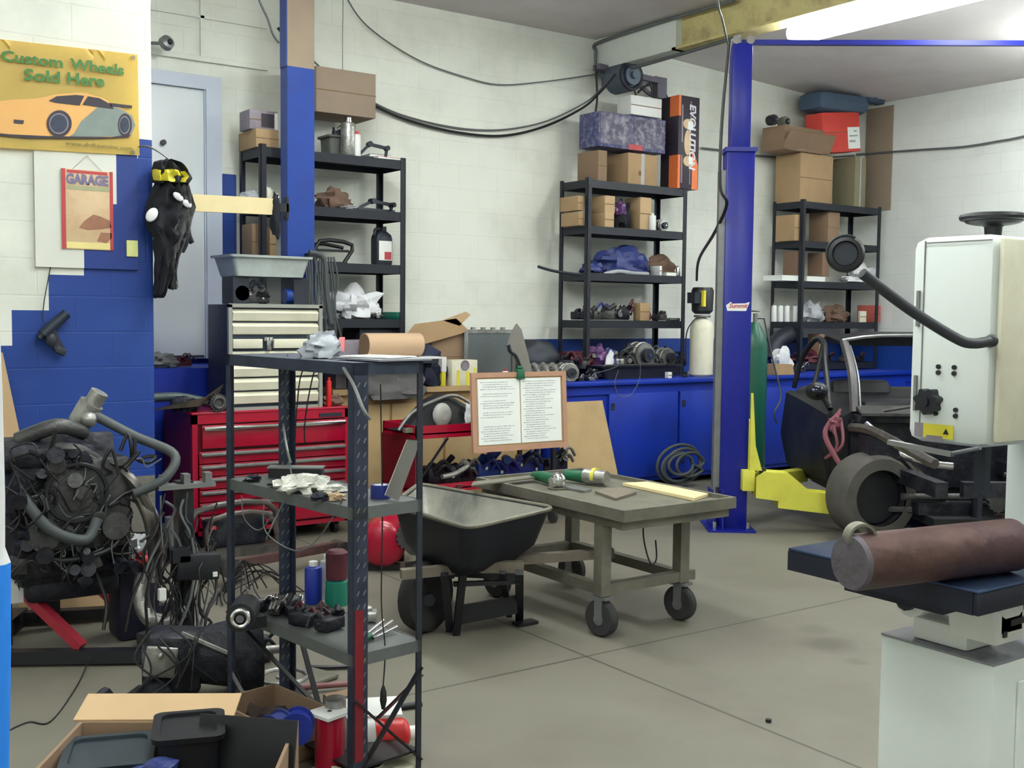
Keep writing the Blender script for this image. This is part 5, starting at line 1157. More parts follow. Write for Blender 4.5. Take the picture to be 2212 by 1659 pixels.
ONE('clear_tubing', G().tube([ony(1305, 592, 7.82), ony(1335, 586, 7.82), ony(1370, 590, 7.82), ony(1400, 592, 7.82)], .018, 8), plasticclear, 'frosted clear tubing in front of the big blue bag', 'tube')
fb('white_box', 'small white box on the third shelf of '+L2, 1404, 1430, 574, S3, 7.84, .14, white)
lump('brown_rag', 'brown rag behind the small white box on '+L2, (ony(1428, 560, 8.0).x, 8.04, S3), (.16, .1, .11), ragbrown, 'rag', 43)
book('flat_book', 'flat brown manual at the right of the third shelf of '+L2, (ony(1446, 590, 7.9).x, 7.93, S3), .18, .18, .035, kraft2)
can('chrome_valve', 'chrome valve at the right end of the third shelf of '+L2, (ony(1464, 590, 7.84).x, 7.84, S3), .02, .1, chrome, chrome, cat='valve')
pulley('small_pulley', 'small black pulley at the left end of the fourth shelf of '+L2, (6.42, 7.9, S4), .05, darkgrey)
for k, (px_, s_, m_, m2, lb) in enumerate(((1258, .075, engine_m, grey, 'dark bolt covered casting'), (1292, .08, engine_l, blueplastic, 'grey casting with a blue pipe'), (1322, .09, engine_l, grey, 'tall grey water pump casting'), (1350, .1, engine_m, maroon, 'black carburettor with a maroon pipe'), (1392, .075, maroon, kraft2, 'rusty maroon starter casting'), (1432, .06, engine_l, maroon, 'small casting with a maroon pipe'))):
    engine_bits('engine_casting', lb+' on the fourth shelf of '+L2, (ony(px_, 680, 7.9).x, 7.92+.03*(k % 2), S4), s_*1.6, m_, m2, 50+k, rz=.3*k)
fb('tan_box', 'small tan box lying among castings on the fourth shelf of '+L2, 1368, 1405, 654, S4, 7.83, .1, kraft)
rods('grey_rods', 'grey tube ends at the right of the fourth shelf of '+L2, (ony(1452, 675, 7.86).x, 7.84, S4), 2, .14, .015, grey, .2)
# bottom of the middle rack, on the bench
S5b = S5
manifold('maroon_manifold', 'maroon intake manifold at the left of the bottom shelf of '+L2, (ony(1236, 760, 7.95).x, 7.98, S5b), .3, maroon, .2)
lump('purple_bag', 'purple foil bag on the bottom shelf of '+L2, (ony(1288, 765, 7.92).x, 7.9, S5b), (.1, .08, .12), purple, 'bag', 61)
lump('blue_foil', 'blue and silver foil packet on the bottom shelf of '+L2, (ony(1312, 762, 7.88).x, 7.86, S5b), (.07, .06, .1), bluebag, 'bag', 62)
ONE('white_rag_strip', G().sph(ony(1316, 780, 7.78), (.04, .03, .09), (0, .3, 0), lump=.3, seed=63), ragwhite, 'white rag strip hanging over the bottom shelf edge of '+L2, 'rag')
for k, (px_, yy, s_, lb) in enumerate(((1345, 770, .09, 'broad aluminium throttle casting'), (1385, 758, .08, 'upright aluminium turbo housing'), (1412, 765, .07, 'round aluminium pump body'), (1440, 775, .06, 'dull aluminium elbow casting'))):
    (alternator if k % 2 else engine_bits)('aluminium_casting', lb+' on the bottom shelf of '+L2, (ony(px_, yy, 7.88).x, 7.92, S5b), s_*1.45, *((alu,) if k % 2 else (alu, engine_l, 70+k)))
tubb('black_tray', 'long black plastic tray on the blue bench under '+L2, (ony(1375, 800, 7.6).x, 7.62, BT+e), .95, .2, .12, black)
for k, (px_, m_, s_, lb) in enumerate(((1300, engine_m, .07, 'black oily casting'), (1345, engine_l, .06, 'grey bracket casting'), (1400, engine_m, .06, 'dark hose fitting'), (1440, alu, .04, 'shiny small fitting'))):
    engine_bits('tray_casting', lb+' lying in the long black tray', (ony(px_, 790, 7.6).x, 7.62, BT+.015), s_*1.5, m_, grey, 80+k)
manifold('aluminium_manifold', 'pale aluminium intake manifold on the left end of the blue bench', (ony(1195, 800, 7.5).x, 7.62, BT+e), .34, alu, -.1)
alternator('alternator', 'aluminium alternator beside the pale manifold on the blue bench', (ony(1232, 800, 7.45).x, 7.48, BT+e), .075, alu, -.3)
lump('black_cover', 'black plastic cover behind the pale manifold on the blue bench', (ony(1180, 780, 7.8).x, 7.95, BT+e), (.26, .12, .2), darkgrey, 'cover', 91, am=.15)
for k, (px_, m_, lb) in enumerate(((1258, engine_m, 'dark oily valve body'), (1284, grey, 'little grey solenoid'))): engine_bits('bench_part', lb+' at the front edge of the blue bench', (ony(px_, 815, 7.42).x, 7.46, BT+e), .05, m_, alu, 95+k)
fb('small_white_box', 'tiny white box on the front edge of the blue bench', 1436, 1452, 804, BT+e, 7.42, .05, white)
for k, (px_, yy, Y, zz_, m_, m2, s_, lb) in enumerate(((1222, 770, 7.84, S5, engine_m, maroon, .1, 'black casting beside the maroon manifold'), (1262, 775, 7.82, S5, engine_l, maroon, .09, 'grey casting behind the front post'), (1330, 770, 8.0, S5, engine_m, blueplastic, .13, 'tall black blue piped casting'), (1365, 775, 8.02, S5, engine_l, grey, .12, 'tall grey casting at the back'), (1425, 780, 8.0, S5, engine_m, alu, .12, 'black silver piped casting at the back'), (1462, 775, 7.9, S5, engine_m, engine_m, .09, 'all black casting at the right end'))):
    engine_bits('stacked_casting', lb+' on the bottom shelf of '+L2, (ony(px_, yy, Y).x, Y, zz_), s_*1.35, m_, m2, 300+k, rz=.5*k)
for k, (px_, m_, m2, s_, lb) in enumerate(((1160, engine_l, alu, .08, 'grey casting with silver pipe left of the pale manifold'), (1270, engine_m, alu, .08, 'dark casting with silver pipe right of the aluminium alternator'), (1480, engine_m, grey, .05, 'small dark fitting beside the white round tank'))):
    engine_bits('bench_top_casting', lb+' on the blue bench', (ony(px_, 800, 7.5).x, 7.5, BT+e), s_, m_, m2, 320+k, rz=.4*k)
# cylinder and pump
t = T('filter_tank', 'white round tank with a black pump head standing on the blue bench', 'tank', (ony(1514, 815, 7.55).x, 7.55, BT+e))
hT = pZ(1514, 690, 7.55)-BT
P('tank', G().lathe([(.09, 0), (.112, .02), (.112, hT*.82), (.1, hT*.93), (.06, hT), (.03, hT+.02)], n=28), cream, t)
P('neck_ring', G().tor((0, 0, hT+.03), .07, .012), grey, t)
P('pump_head', G().lathe([(.07, hT+.05), (.1, hT+.08), (.105, hT+.27), (.09, hT+.3)], n=24), black, t, label='black pump head'); P('gearbox', G().box((-.13, -.02, hT+.2), (.08, .1, .1)), darkgrey, t)
P('warning_label', G().bb(-.085, -.1, hT+.12, -.055, -.07, hT+.27), yellowl, t, label='yellow label')
P('side_pipe', G().tube([(-.03, 0, hT+.03), (-.14, -.02, hT-.02), (-.2, 0, hT-.14), (-.2, 0, hT-.4)], .006), wire, t)
t = T('gas_cylinder', 'tall dark green gas cylinder standing behind the blue lift post', 'gas cylinder', (7.5, 6.85, 0))
P('cylinder', G().lathe([(.11, 0), (.115, .02), (.115, 1.28), (.1, 1.38), (.05, 1.47), (.035, 1.5)], n=28), bottlegreen, t)
P('valve', G().cyl((0, 0, 1.5), (0, 0, 1.58), .02).tor((0, 0, 1.6), .03, .008).cyl((0, 0, 1.54), (.08, -.03, 1.54), .012), grey, t)
P('gas_hose', G().tube([(.08, -.03, 1.54), (.14, -.08, 1.2), (.2, -.14, .85), (.1, -.16, .7), (.16, -.14, .6)], .008), hose_m, t)
# ---- corner rack
Yc = 7.85
t = fb('open_carton', 'open kraft carton with wide flaps on the left of the top of '+L3, 1676, 1800, 330, TOP, Yc, .34, kraft, flaps=0)
zc = pZ(1740, 330, Yc)
t = carton('flap_carton', 'smaller kraft carton with drooping flaps stacked on the left kraft carton of '+L3, (ony(1733, 300, Yc).x, Yc+.12, zc+.002), .62, .3, pZ(1740, 278, Yc)-zc, kraft2)
P('flap', G().box((-.06, -.02, -.02), (.36, .02, .2), (.5, 0, .1)), kraft2, t, (-.1, -.17, .12)); P('flap', G().box((.1, -.02, -.02), (.36, .02, .2), (.5, 0, -.1)), kraft2, t, (.1, -.17, .12))
for k, (px_, m_) in enumerate(((1680, black), (1705, steel))): alternator('carton_part', ('black' if k == 0 else 'shiny steel')+' part poking out of the carton with drooping flaps', (ony(px_, 275, Yc).x, Yc+.08, pZ(1740, 278, Yc)+.003), .05, m_)
fb('wrapped_carton', 'tape wrapped olive carton between the kraft carton and the tall carton of '+L3, 1800, 1872, 336, TOP, Yc, .3, mat('kraft_olive', (124, 118, 94), .7), tape_=True)
fb('tall_carton', 'tall narrow kraft carton at the right end of the top of '+L3, 1872, 1942, 222, TOP, Yc-.05, .36, kraft3)
zc2 = pZ(1836, 336, Yc)+.03
t = carton('red_carton', 'tilted red carton with a white label near the top of '+L3, (ony(1826, 300, Yc-.02).x, Yc+.12, zc2), .62, .22, .42, mat('carton_red', (206, 66, 56), .6, 0, .1), tilt=(0, rad(-7), 0))
P('white_label', G().bb(.1, -.113, .03, .3, -.11, .26), paper, t, label='white label'); P('label_print', G().bb(.12, -.1145, .16, .26, -.113, .175).bb(.12, -.1145, .1, .22, -.113, .12).bb(.2, -.1145, .21, .25, -.113, .225), papergrey, t)
xc_ = ony(1806, 240, Yc).x
ONE('round_cushion', G().box((xc_+.13, Yc+.14, pZ(1806, 218, Yc)), (.86, .36, .22), (0, rad(-2), 0), .1), greyblue, 'blue grey duffel cushion squeezed under the ceiling on the red carton', 'cushion')
lump('dark_cloth', 'dark cloth on the tall narrow carton under the ceiling', (ony(1900, 215, Yc).x, Yc+.1, pZ(1905, 222, Yc)), (.16, .1, .05), greyblue, 'cloth', 15)
fb('kraft_box', 'kraft box at the left end of the second shelf of '+L3, 1676, 1736, 462, S2, Yc, .26, kraft)
fb('kraft_box', 'kraft box right of the front post, second shelf of '+L3, 1748, 1815, 456, S2, Yc, .26, kraft2)
fb('brown_crate', 'brown crate at the left of the third shelf of '+L3, 1692, 1738, 542, S3+.06, Yc, .2, mat('crate_brown', (112, 88, 72), .7))
fb('brown_bin', 'second brown crate right of the rack post on the third shelf of '+L3, 1745, 1792, 545, S3+.06, Yc, .2, mat('crate_brown2', (122, 98, 80), .7))
book('paper_stack', 'stack of white papers under the left brown crate of '+L3, (ony(1712, 590, Yc).x, Yc+.12, S3), .34, .26, .055, paper, cat='papers')
book('paper_stack', 'stack of white papers under the right brown crate of '+L3, (ony(1762, 590, Yc).x, Yc+.12, S3), .3, .26, .055, paper, cat='papers')
lump('white_bag', 'white bag behind the lamp head on the third shelf of '+L3, (ony(1878, 580, Yc).x, Yc+.1, S3), (.16, .1, .12), ragwhite, 'bag', 18)
lump('white_bag', 'flat white bag at the right end of the third shelf of '+L3, (ony(1850, 592, Yc).x, Yc+.05, S3), (.18, .1, .04), ragwhite, 'bag', 19)
for k in range(4):
    can('white_tube', ('leftmost', 'second from left', 'third from left', 'rightmost')[k]+' of four white sealant tubes on the fourth shelf of '+L3, (ony(1680+k*14+(4 if k == 3 else 0), 680, Yc).x, Yc+.05, S4), .027, .19, white, grey, cat='tube')
lump('clear_bag', 'puffy clear plastic bag on the fourth shelf of '+L3, (ony(1768, 675, Yc).x, Yc+.1, S4), (.15, .1, .12), plasticclear, 'bag', 22)
lump('crushed_rag', 'brownish rag between the clear bag and red box on '+L3, (ony(1820, 670, Yc).x, Yc+.12, S4), (.16, .1, .1), ragbrown, 'rag', 23)
fb('red_white_box', 'red and white box at the right of the fourth shelf of '+L3, 1852, 1903, 659, S4, Yc, .22, mat('box_rose', (186, 96, 84), .6))
fb('small_cream_box', 'small cream box in front of the red and white box on '+L3, 1854, 1872, 672, S4, Yc-.04, .03, cream)
t = T('curved_seat', 'black curved seat shell on the bottom shelf of '+L3, 'seat', (ony(1706, 760, Yc).x, Yc+.08, S5))
P('shell', G().tube([(-.2, 0, .05), (-.12, 0, .22), (.05, 0, .3), (.2, 0, .3)], .09, 10, 5), darkgrey, t)
fb('brown_small_box', 'small brown box on the bottom shelf of '+L3, 1745, 1782, 722, S5+.08, Yc, .16, kraft2)
lump('maroon_rag', 'maroon rag under the small brown box of '+L3, (ony(1765, 750, Yc).x, Yc+.1, S5), (.22, .12, .07), maroon, 'rag', 25)
for k, (px_, m_, lb) in enumerate(((1800, engine_m, 'black casting'), (1840, engine_l, 'grey casting'), (1870, engine_m, 'dark motor casting'))): engine_bits('shelf_casting', lb+' on the bottom shelf of '+L3, (ony(px_, 750, Yc).x, Yc+.1, S5), .09, m_, maroon, 100+k)
x, w_, h = fit(1650, 1706, 786, BT, 7.42, .1)
t = T('open_kraft_box', 'small open kraft box on the blue bench below '+L3, 'box', (x, 7.5, BT+e)); P('body', G().prism([(-w_/2, 0), (w_/2, 0), (w_/2*.8, h*.95), (-w_/2*1.1, h)], .14, Matrix.Translation((0, .0, 0)) @ XZ), kraft, t)
lump('white_wrapper', 'crumpled white wrapper behind the small open kraft box', (ony(1690, 760, 7.75).x, 7.76, BT+e), (.1, .08, .14), ragwhite, 'wrapper', 33)
engine_bits('bench_casting', 'grey casting on the bench between open kraft box and the corner', (ony(1725, 790, 7.6).x, 7.6, BT+e), .09, engine_l, alu, 110)
# ---- things on the plywood bench
t = T('paper_roll', 'thick roll of brown kraft paper lying on the bench behind the angle steel rack', 'paper roll', (ony(862, 770, 7.3).x, 7.38, pZ(840, 771, 7.3)))
Rr = (pZ(840, 719, 7.3)-pZ(840, 770, 7.3))/2
P('roll', G().cyl((-.25, 0, Rr), (.22, 0, Rr), Rr, n=36), mat('roll_kraft', (196, 166, 136), .8, 0, .03), t); P('core', G().cyl((-.2525, 0, Rr), (-.25, 0, Rr), Rr*.93, n=36), kraftin, t)
zr = t.location.z
tt = T('white_panel_stack', 'white and grey panels under the kraft paper roll', 'panels', (ony(830, 775, 7.2).x, 7.38, zr-.05)); P('white_panel', G().box((0, 0, .04), (1.1, .32, .012), (0, 0, .05)), white, tt); P('grey_panel', G().box((-.04, 0, .018), (1.0, .36, .03)), darkgrey, tt)
fb('dark_crate', 'dark crate under the white panels on the plywood bench', 715, 885, 800, BT+e, 7.42, .34, darkgrey)
lump('grey_sheet', 'grey crumpled sheet hanging at the front of the plywood bench', (ony(850, 840, 7.35).x, 7.34, pZ(850, 862, 7.35)), (.25, .05, .13), raggrey, 'cloth', 35)
lump('navy_sack', 'navy blue sack left of the yellow books on the plywood bench', (ony(915, 830, 7.5).x, 7.5, BT+e), (.17, .12, .17), mat('navy_cloth', (34, 40, 66), .8, 0, .3), 'bag', 36)
t = fb('open_cardboard', 'open cardboard box with raised flaps behind the paper roll', 890, 1000, 712, BT+e, 7.62, .3, kraft2)
for pl, mm in ((((878, 722), (896, 700), (985, 688), (1010, 712), (998, 720), (900, 748)), kraft), (((955, 692), (1006, 673), (1016, 680), (992, 704)), kraftlt)):
    Q = [ony(x, y, 7.58)-Vector(t.location) for x, y in pl]; P('raised_flap', G().prism([(q.x, q.z) for q in Q], .006, Matrix.Translation((0, Q[0].y, 0)) @ XZ), mm, t)
t = T('radiator', 'grey aluminium radiator standing upright on the bench', 'radiator', (ony(1058, 800, 7.6).x, 7.62, BT+e)); hr = pZ(1058, 712, 7.6)-BT; wr = (ony(1115, 760, 7.6).x-ony(1003, 760, 7.6).x)/2
P('core', G().bb(-wr+.04, -.02, .02, wr-.04, .02, hr-.03), mat('radiator_core', (96, 104, 106), .6, .3, .2, 60), t); P('tank', G().bb(-wr, -.03, 0, -wr+.04, .03, hr, .006), grey, t); P('tank', G().bb(wr-.04, -.03, 0, wr, .03, hr, .006), grey, t)
g = G(); g.bb(-wr, -.025, hr-.03, wr, .025, hr)
for k in range(4): g.box((-wr*.6+k*wr*.38, 0, hr+.008), (.03, .03, .02))
P('top_rail', g, alu, t)
t = T('fender_piece', 'bent grey metal fender piece standing on the bench above the notice board', 'fender', (ony(1125, 800, 7.35).x, 7.4, BT+e))
f0 = [(1096, 745), (1108, 715), (1118, 699), (1128, 712), (1142, 765), (1152, 808), (1126, 808), (1112, 770), (1100, 760)]
Q = [ony(x, y, 7.38)-Vector(t.location) for x, y in f0]
P('sheet', G().prism([(q.x, q.z) for q in Q], .012, Matrix.Translation((0, .0, 0)) @ XZ), mat('fender_grey', (134, 130, 124), .55, .3, .15), t); P('folded_edge', G().tube([Q[0]-Vector((0, .02, 0)), Q[8]-Vector((0, .02, 0)), Q[7]-Vector((0, .02, 0)), Q[6]-Vector((0, .02, 0))], .014), darkgrey, t)
for k, (x0, x1, yt, m_, lb, cat_) in enumerate(((946, 962, 772, yellowl, 'narrow yellow and white binder', 'binder'), (968, 1030, 778, cream, 'yellow striped pale box with a round emblem', 'box'))):
    x, w_, h = fit(x0, x1, yt, BT-.08 if False else BT, 7.4, .05)
    t = T('manual_box' if k else 'narrow_binder', lb+' standing left of the notice board', cat_, (x, 7.42, BT+e))
    P('body', G().bb(-w_/2, -.03, 0, w_/2, .12, h, .003), m_, t)
    if k: P('stripes', G().bb(-w_*.32, -.032, 0, -w_*.2, -.03, h*.6).bb(w_*.05, -.032, 0, w_*.17, -.03, h*.55).bb(w_*.36, -.032, 0, w_*.44, -.03, h*.7), yellowl, t); P('emblem', G().tor((0, -.032, h*.8), .035, .006, (pi/2, 0, 0)).cyl((0, -.033, h*.8), (0, -.031, h*.8), .03), printgrey, t)
    else: P('white_top', G().bb(-w_/2-.002, -.034, h*.5, w_/2+.002, .12, h+.002), white, t)
for k, (px_, m_, lb) in enumerate(((1060, black, 'black connector block'), (1085, toolgreen, 'dark green fitting'))): engine_bits('bench_fitting', lb+' in front of the upright radiator', (ony(px_, 810, 7.42).x, 7.46, BT+e), .05, m_, engine_m, 120+k)
can('small_bottle', 'small white bottle with red cap in front of the fender piece', (ony(1100, 805, 7.3).x+.03, 7.4, BT+e), .025, .12, white, brightred, cat='bottle')
# ---- on the red cart
zt_ = .732
t = T('headlight_assembly', 'dark headlight and bumper assembly with a pale round lamp on the red cart top', 'headlight', (ony(935, 890, 6.68).x, 6.72, zt_))
P('shell', G().loft([[(-.3, -.1, .01), (-.26, -.12, .02), (-.24, .06, .02), (-.3, .08, .01)], [(-.12, -.14, .03), (-.06, -.1, .2), (-.02, .08, .2), (-.1, .1, .02)], [(.12, -.14, .03), (.1, -.06, .25), (.1, .08, .25), (.14, .1, .02)], [(.34, -.12, .03), (.32, -.06, .14), (.32, .06, .14), (.34, .08, .02)]]), black, t)
P('round_lamp', G().sph((.02, -.13, .11), (.075, .04, .085)).cyl((.02, -.17, .11), (.02, -.15, .11), .035), mat('lamp_pale', (160, 160, 156), .4, 0, .1), t, label='pale round lamp')
P('frame_tube', G().tube([(-.32, -.12, .02), (-.22, -.12, .13), (-.05, -.1, .2), (.14, -.1, .24), (.3, -.1, .16)], .012), grey, t)
P('grille', G().box((-.05, -.16, .02), (.5, .04, .03)).tube([(.06, -.18, .02), (.24, -.18, .05), (.38, -.16, .1)], .012), steel, t)
lump('white_rag_tip', 'small white rag at the right of the headlight on the red cart', (ony(1013, 870, 6.6).x, 6.6, zt_), (.03, .02, .1), ragwhite, 'rag', 44)
zl = .342
for k, (px_, m_, m2, s_, lb) in enumerate(((940, engine_m, black, .13, 'black rounded engine cover'), (985, engine_m, alu, .09, 'dark carburettor with silver top'), (1045, steelblue, blueplastic, .13, 'blue water pump'), (1120, blueplastic, slate, .13, 'blue and grey compressor part'), (1180, darkgrey, grey, .11, 'grey ribbed motor housing'))):
    engine_bits('cart_part', lb+' on the lower tray of the red cart', (ony(px_, 1020, 6.75).x, 6.7, zl), s_*1.5, m_, m2, 130+k)
ONE('silver_hose_pile', G().tube([ony(955, 1030, 6.5), ony(985, 1022, 6.52), ony(1010, 1005, 6.52), ony(1000, 995, 6.52)], .018), alu, 'short silver hose at the front of the lower tray of the red cart', 'hose')
# ---- air hose coil by the bench
pc = onz(1365, 1035, 0)
g = G()
pts = []
for i in range(5*12+1):
    a = 2*pi*i/12; q = 1+.1*sin(i*.41); w3 = int(i/12); pts.append((pc.x+(.0, .05, -.04, .09, -.02, .0)[w3]+.26*q*cos(a)*(1-.1*w3), 7.24-.012*sin(a*.9)-.05*i/60, .19+(.17-.02*w3)*q*sin(a)+.02))
g.tube(pts, .014, 8, 3)
ONE('air_hose', g, hose_m, 'coiled grey air hose propped against the blue bench doors', 'hose')
ONE('floor_gasket', G().bb(1.86, 4.14, .002, 2.16, 4.36, .02, .01), steel, 'x', 'plate') if False else None
# ================================================================ rack contents in the foreground
def infr(x, y, z): p = onz(x, y, z); return p
zr1, zr2, zr3 = 1.39, .925, .445
p = infr(690, 762, zr1)
zz1 = zr1+.001
cpt = cen
t = T('crumpled_cover', 'crumpled grey plastic cover with a red flap on top of the angle steel rack', 'cover', (1.72, 3.6, zz1), rad(60))
P('cover', G().sph((-.03, 0, .03), (.1, .07, .035), (0, -.25, 0), 20, .3, 7).sph((.03, .0, .05), (.05, .05, .03), (0, -.5, 0), 14, .4, 8), mat('cover_grey', (112, 118, 126), .5, 0, .15), t); P('red_flap', G().prism([(0, 0), (.05, .01), (.055, .05), (.03, .04)], .02, Matrix.Translation((.0, -.06, .02)) @ XZ), tinred, t)
t = T('flat_sheet_pile', 'white and grey flat sheets on top of the angle steel rack', 'sheets', (1.8, 3.3, zz1), rad(8))
P('sheet', G().box((0, 0, .005), (.22, .26, .006)), machgrey, t); P('sheet', G().box((.0, .02, .012), (.16, .2, .004), (0, 0, .3)), white, t)
def near(x, y, z, lo=.02):
    p = onz(x, y, z); return p
# shelf 2
t = T('foil_wrap', 'crumpled silver foil wrap on the middle shelf of the angle steel rack', 'foil', tuple(near(655, 1062, zr2)), .3)
P('foil', G().sph((0, 0, .022), (.085, .05, .03), None, 24, .5, 5).sph((-.05, .02, .03), (.045, .035, .022), None, 16, .5, 6), tape, t)
lump('foil_ball', 'second flatter foil strip right of the crumpled silver foil', tuple(near(715, 1062, zr2)), (.05, .04, .014), tape, 'foil', 9, am=.5)
t = T('flat_box', 'black flat box with a grey lid behind the silver foil', 'box', tuple(near(640, 1030, zr2)), rad(-35)); P('body', G().bb(-.1, -.03, 0, .1, .03, .035), black, t); P('lid', G().bb(-.105, -.035, .035, .105, .035, .04), grey, t)
t = T('tape_roll', 'roll of blue tape standing on the right of the middle shelf', 'tape', tuple(near(822, 1075, zr2))); P('roll', G().lathe([(.024, 0), (.034, 0), (.034, .045), (.024, .045)], n=24, cap=False), blueplastic, t); P('core', G().cyl((0, 0, 0), (0, 0, .044), .024), white, t)
pv = near(850, 1085, zr2)
t = T('leaning_plate', 'tall grey metal plate leaning on the right rear post of the angle steel rack', 'plate', tuple(pv))
Q = [ond(x, y, 3.72) for x, y in ((832, 1082), (858, 1092), (905, 965), (880, 962))]
Q = [q-pv for q in Q]
zmin = min(q.z for q in Q)
P('plate', G().loft([[(q.x, q.y, q.z-zmin) for q in Q], [(q.x+.004, q.y-.003, q.z-zmin) for q in Q]]), mat('plate_grey', (112, 112, 108), .5, .3, .1), t)
P('plate_edge', G().tube([Q[0]-Vector((0, 0, zmin)), Q[3]-Vector((0, 0, zmin)), Q[2]-Vector((0, 0, zmin))], .003, 6, 1), chrome, t)
for k, (x, y, m_, lb, c_) in enumerate(((545, 1040, darkgrey, 'small black clamp at the far left', 'clamp'), (600, 1052, engine_l, 'small grey casting', 'casting'), (690, 1082, darkgrey, 'black plastic clip at the front edge', 'clip'), (725, 1080, tintan, 'pinkish small parts heap', 'parts'))):
    lump('small_part', lb+' on the middle shelf of the angle steel rack', tuple(near(x, y, zr2)), (.028, .022, .014), m_, c_, 150+k, am=.5)
g = G().tube([near(625, 1000, 1.0), ond(628, 1050, 3.9), ond(590, 1130, 3.8), ond(575, 1165, 3.8)], .003, 5).tube([ond(522, 1070, 3.9), ond(528, 1120, 3.9), ond(560, 1145, 3.9), ond(590, 1110, 3.85)], .002, 5).tube([ond(570, 1090, 3.8), ond(575, 1150, 3.8), ond(640, 1190, 3.75), ond(690, 1160, 3.7), ond(740, 1080, 3.62)], .0025, 5)
ONE('looping_wires', g, wireg, 'thin pale wires looping below the middle shelf of the angle steel rack', 'wire')
ONE('dangling_cable', G().tube([ond(822, 830, 3.75), ond(826, 1100, 3.74), ond(824, 1300, 3.72), ond(832, 1400, 3.7), ond(828, 1480, 3.7)], .0025, 5), wire, 'long black cord hanging down the right side of the angle steel rack', 'cord')
p = ond(828, 1500, 3.7); ONE('cord_plug', G().lathe([(.004, .03), (.01, .01), (.012, -.02), (.006, -.05)], tuple(p)), black, 'black plug end on the cord hanging down the right side of the angle steel rack', 'plug')
ONE('strap', G().tube([ony(608, 885, 4.2)+Vector((0, 0, 0)), ond(618, 960, 4.1), ond(628, 1000, 4.05)], .005, 6), grey, 'pale strap running down the far right post to the middle shelf', 'strap')
ONE('rack_top_wires', G().tube([(1.66, 3.75, 1.395), (1.64, 3.72, 1.36), (1.63, 3.72, 1.28), (1.64, 3.7, 1.2)], .0025, 5).tube([(1.7, 3.45, 1.395), (1.62, 3.42, 1.37), (1.6, 3.44, 1.28), (1.61, 3.5, 1.16), (1.62, 3.52, 1.1)], .0025, 5).tube([(1.72, 3.5, 1.395), (1.61, 3.5, 1.36), (1.6, 3.54, 1.22), (1.61, 3.58, 1.08)], .0025, 5), wire, 'thin black wires trailing down from the crumpled cover on the rack top', 'wire')
ONE('strap', G().tube([ond(742, 795, 3.56), ond(765, 835, 3.5), ond(785, 885, 3.48), ond(800, 905, 3.5)], .006, 6), grey, 'grey strap draped across the near post of the angle steel rack', 'strap')
# shelf 3
can('spray_can', 'blue and white aerosol can on the lower shelf of the angle steel rack', tuple(near(677, 1302, zr3)), .033, .16, mat('can_blue', (30, 50, 150), .35), white)
p = near(700, 1298, zr3); can('white_spray_bottle', 'white spray nozzle bottle just behind the blue aerosol can', tuple(p+Vector((.03, .03, 0))), .03, .17, plasticclear, white, cat='bottle')
p = near(722, 1310, zr3); t = T('green_sprayer', 'green bottle with a dark cap beside the near post on the lower shelf', 'bottle', tuple(p+Vector((.02, .02, 0)))); P('body', G().lathe([(.045, 0), (.042, .09), (.03, .1)], n=18), teal, t); P('upper', G().lathe([(.04, .1), (.042, .2), (.03, .21)], n=18), maroon, t)
t = T('small_motor', 'black motor with a silver ring at the left end of the lower shelf', 'motor', tuple(near(535, 1352, zr3)+Vector((0, 0, .0)))); P('body', G().cyl((.02, .06, .05), (-.05, -.06, .05), .05).box((0, 0, .02), (.1, .1, .04)), black, t); P('ring', G().tor((-.052, -.065, .05), .028, .009, (pi/2, 0, rad(-30))).cyl((-.05, -.06, .05), (-.058, -.074, .05), .014), chrome, t)
for k, (x, y, m_, m2, s_, lb) in enumerate(((572, 1318, engine_m, chrome, .03, 'dark socket cluster'), (600, 1325, engine_l, grey, .03, 'grey wrench bundle'), (632, 1330, engine_m, chrome, .034, 'chrome and black ratchet pile'), (655, 1350, engine_m, maroon, .038, 'large dark gearbox casting'), (690, 1340, maroon, engine_l, .03, 'brown rusty cap'), (712, 1360, engine_m, black, .04, 'black box like casting'), (800, 1340, alu, grey, .03, 'silver fitting cluster'))):
    engine_bits('tool_pile', lb+' on the lower shelf of the angle steel rack', tuple(near(x, y, zr3)), s_*1.7, m_, m2, 160+k, rz=.7*k)
rods('chrome_rods', 'chrome shafts lying across the back of the lower shelf', tuple(near(605, 1325, zr3)+Vector((0, 0, .035))), 3, .22, .006, chrome, rad(60))
t = T('screwdriver_set', 'bundle of silver and green screwdrivers sticking out of the right of the lower shelf', 'screwdriver', tuple(near(800, 1375, zr3)), rad(25))
P('shafts', G().cyl((-.04, .0, .01), (.1, .02, .03), .006).cyl((-.04, -.02, .01), (.11, -.01, .03), .006).cyl((-.04, -.04, .01), (.09, -.045, .02), .006), chrome, t); P('handles', G().cyl((-.09, -.01, .01), (-.03, .0, .015), .012).cyl((-.09, -.03, .01), (-.03, -.02, .015), .012), toolgreen, t)
rods('copper_rod', 'reddish rod sticking out below the lower shelf on its far side', (1.86, 4.12, .012), 1, .5, .012, mat('rod_red', (130, 84, 86), .6), rad(-20))
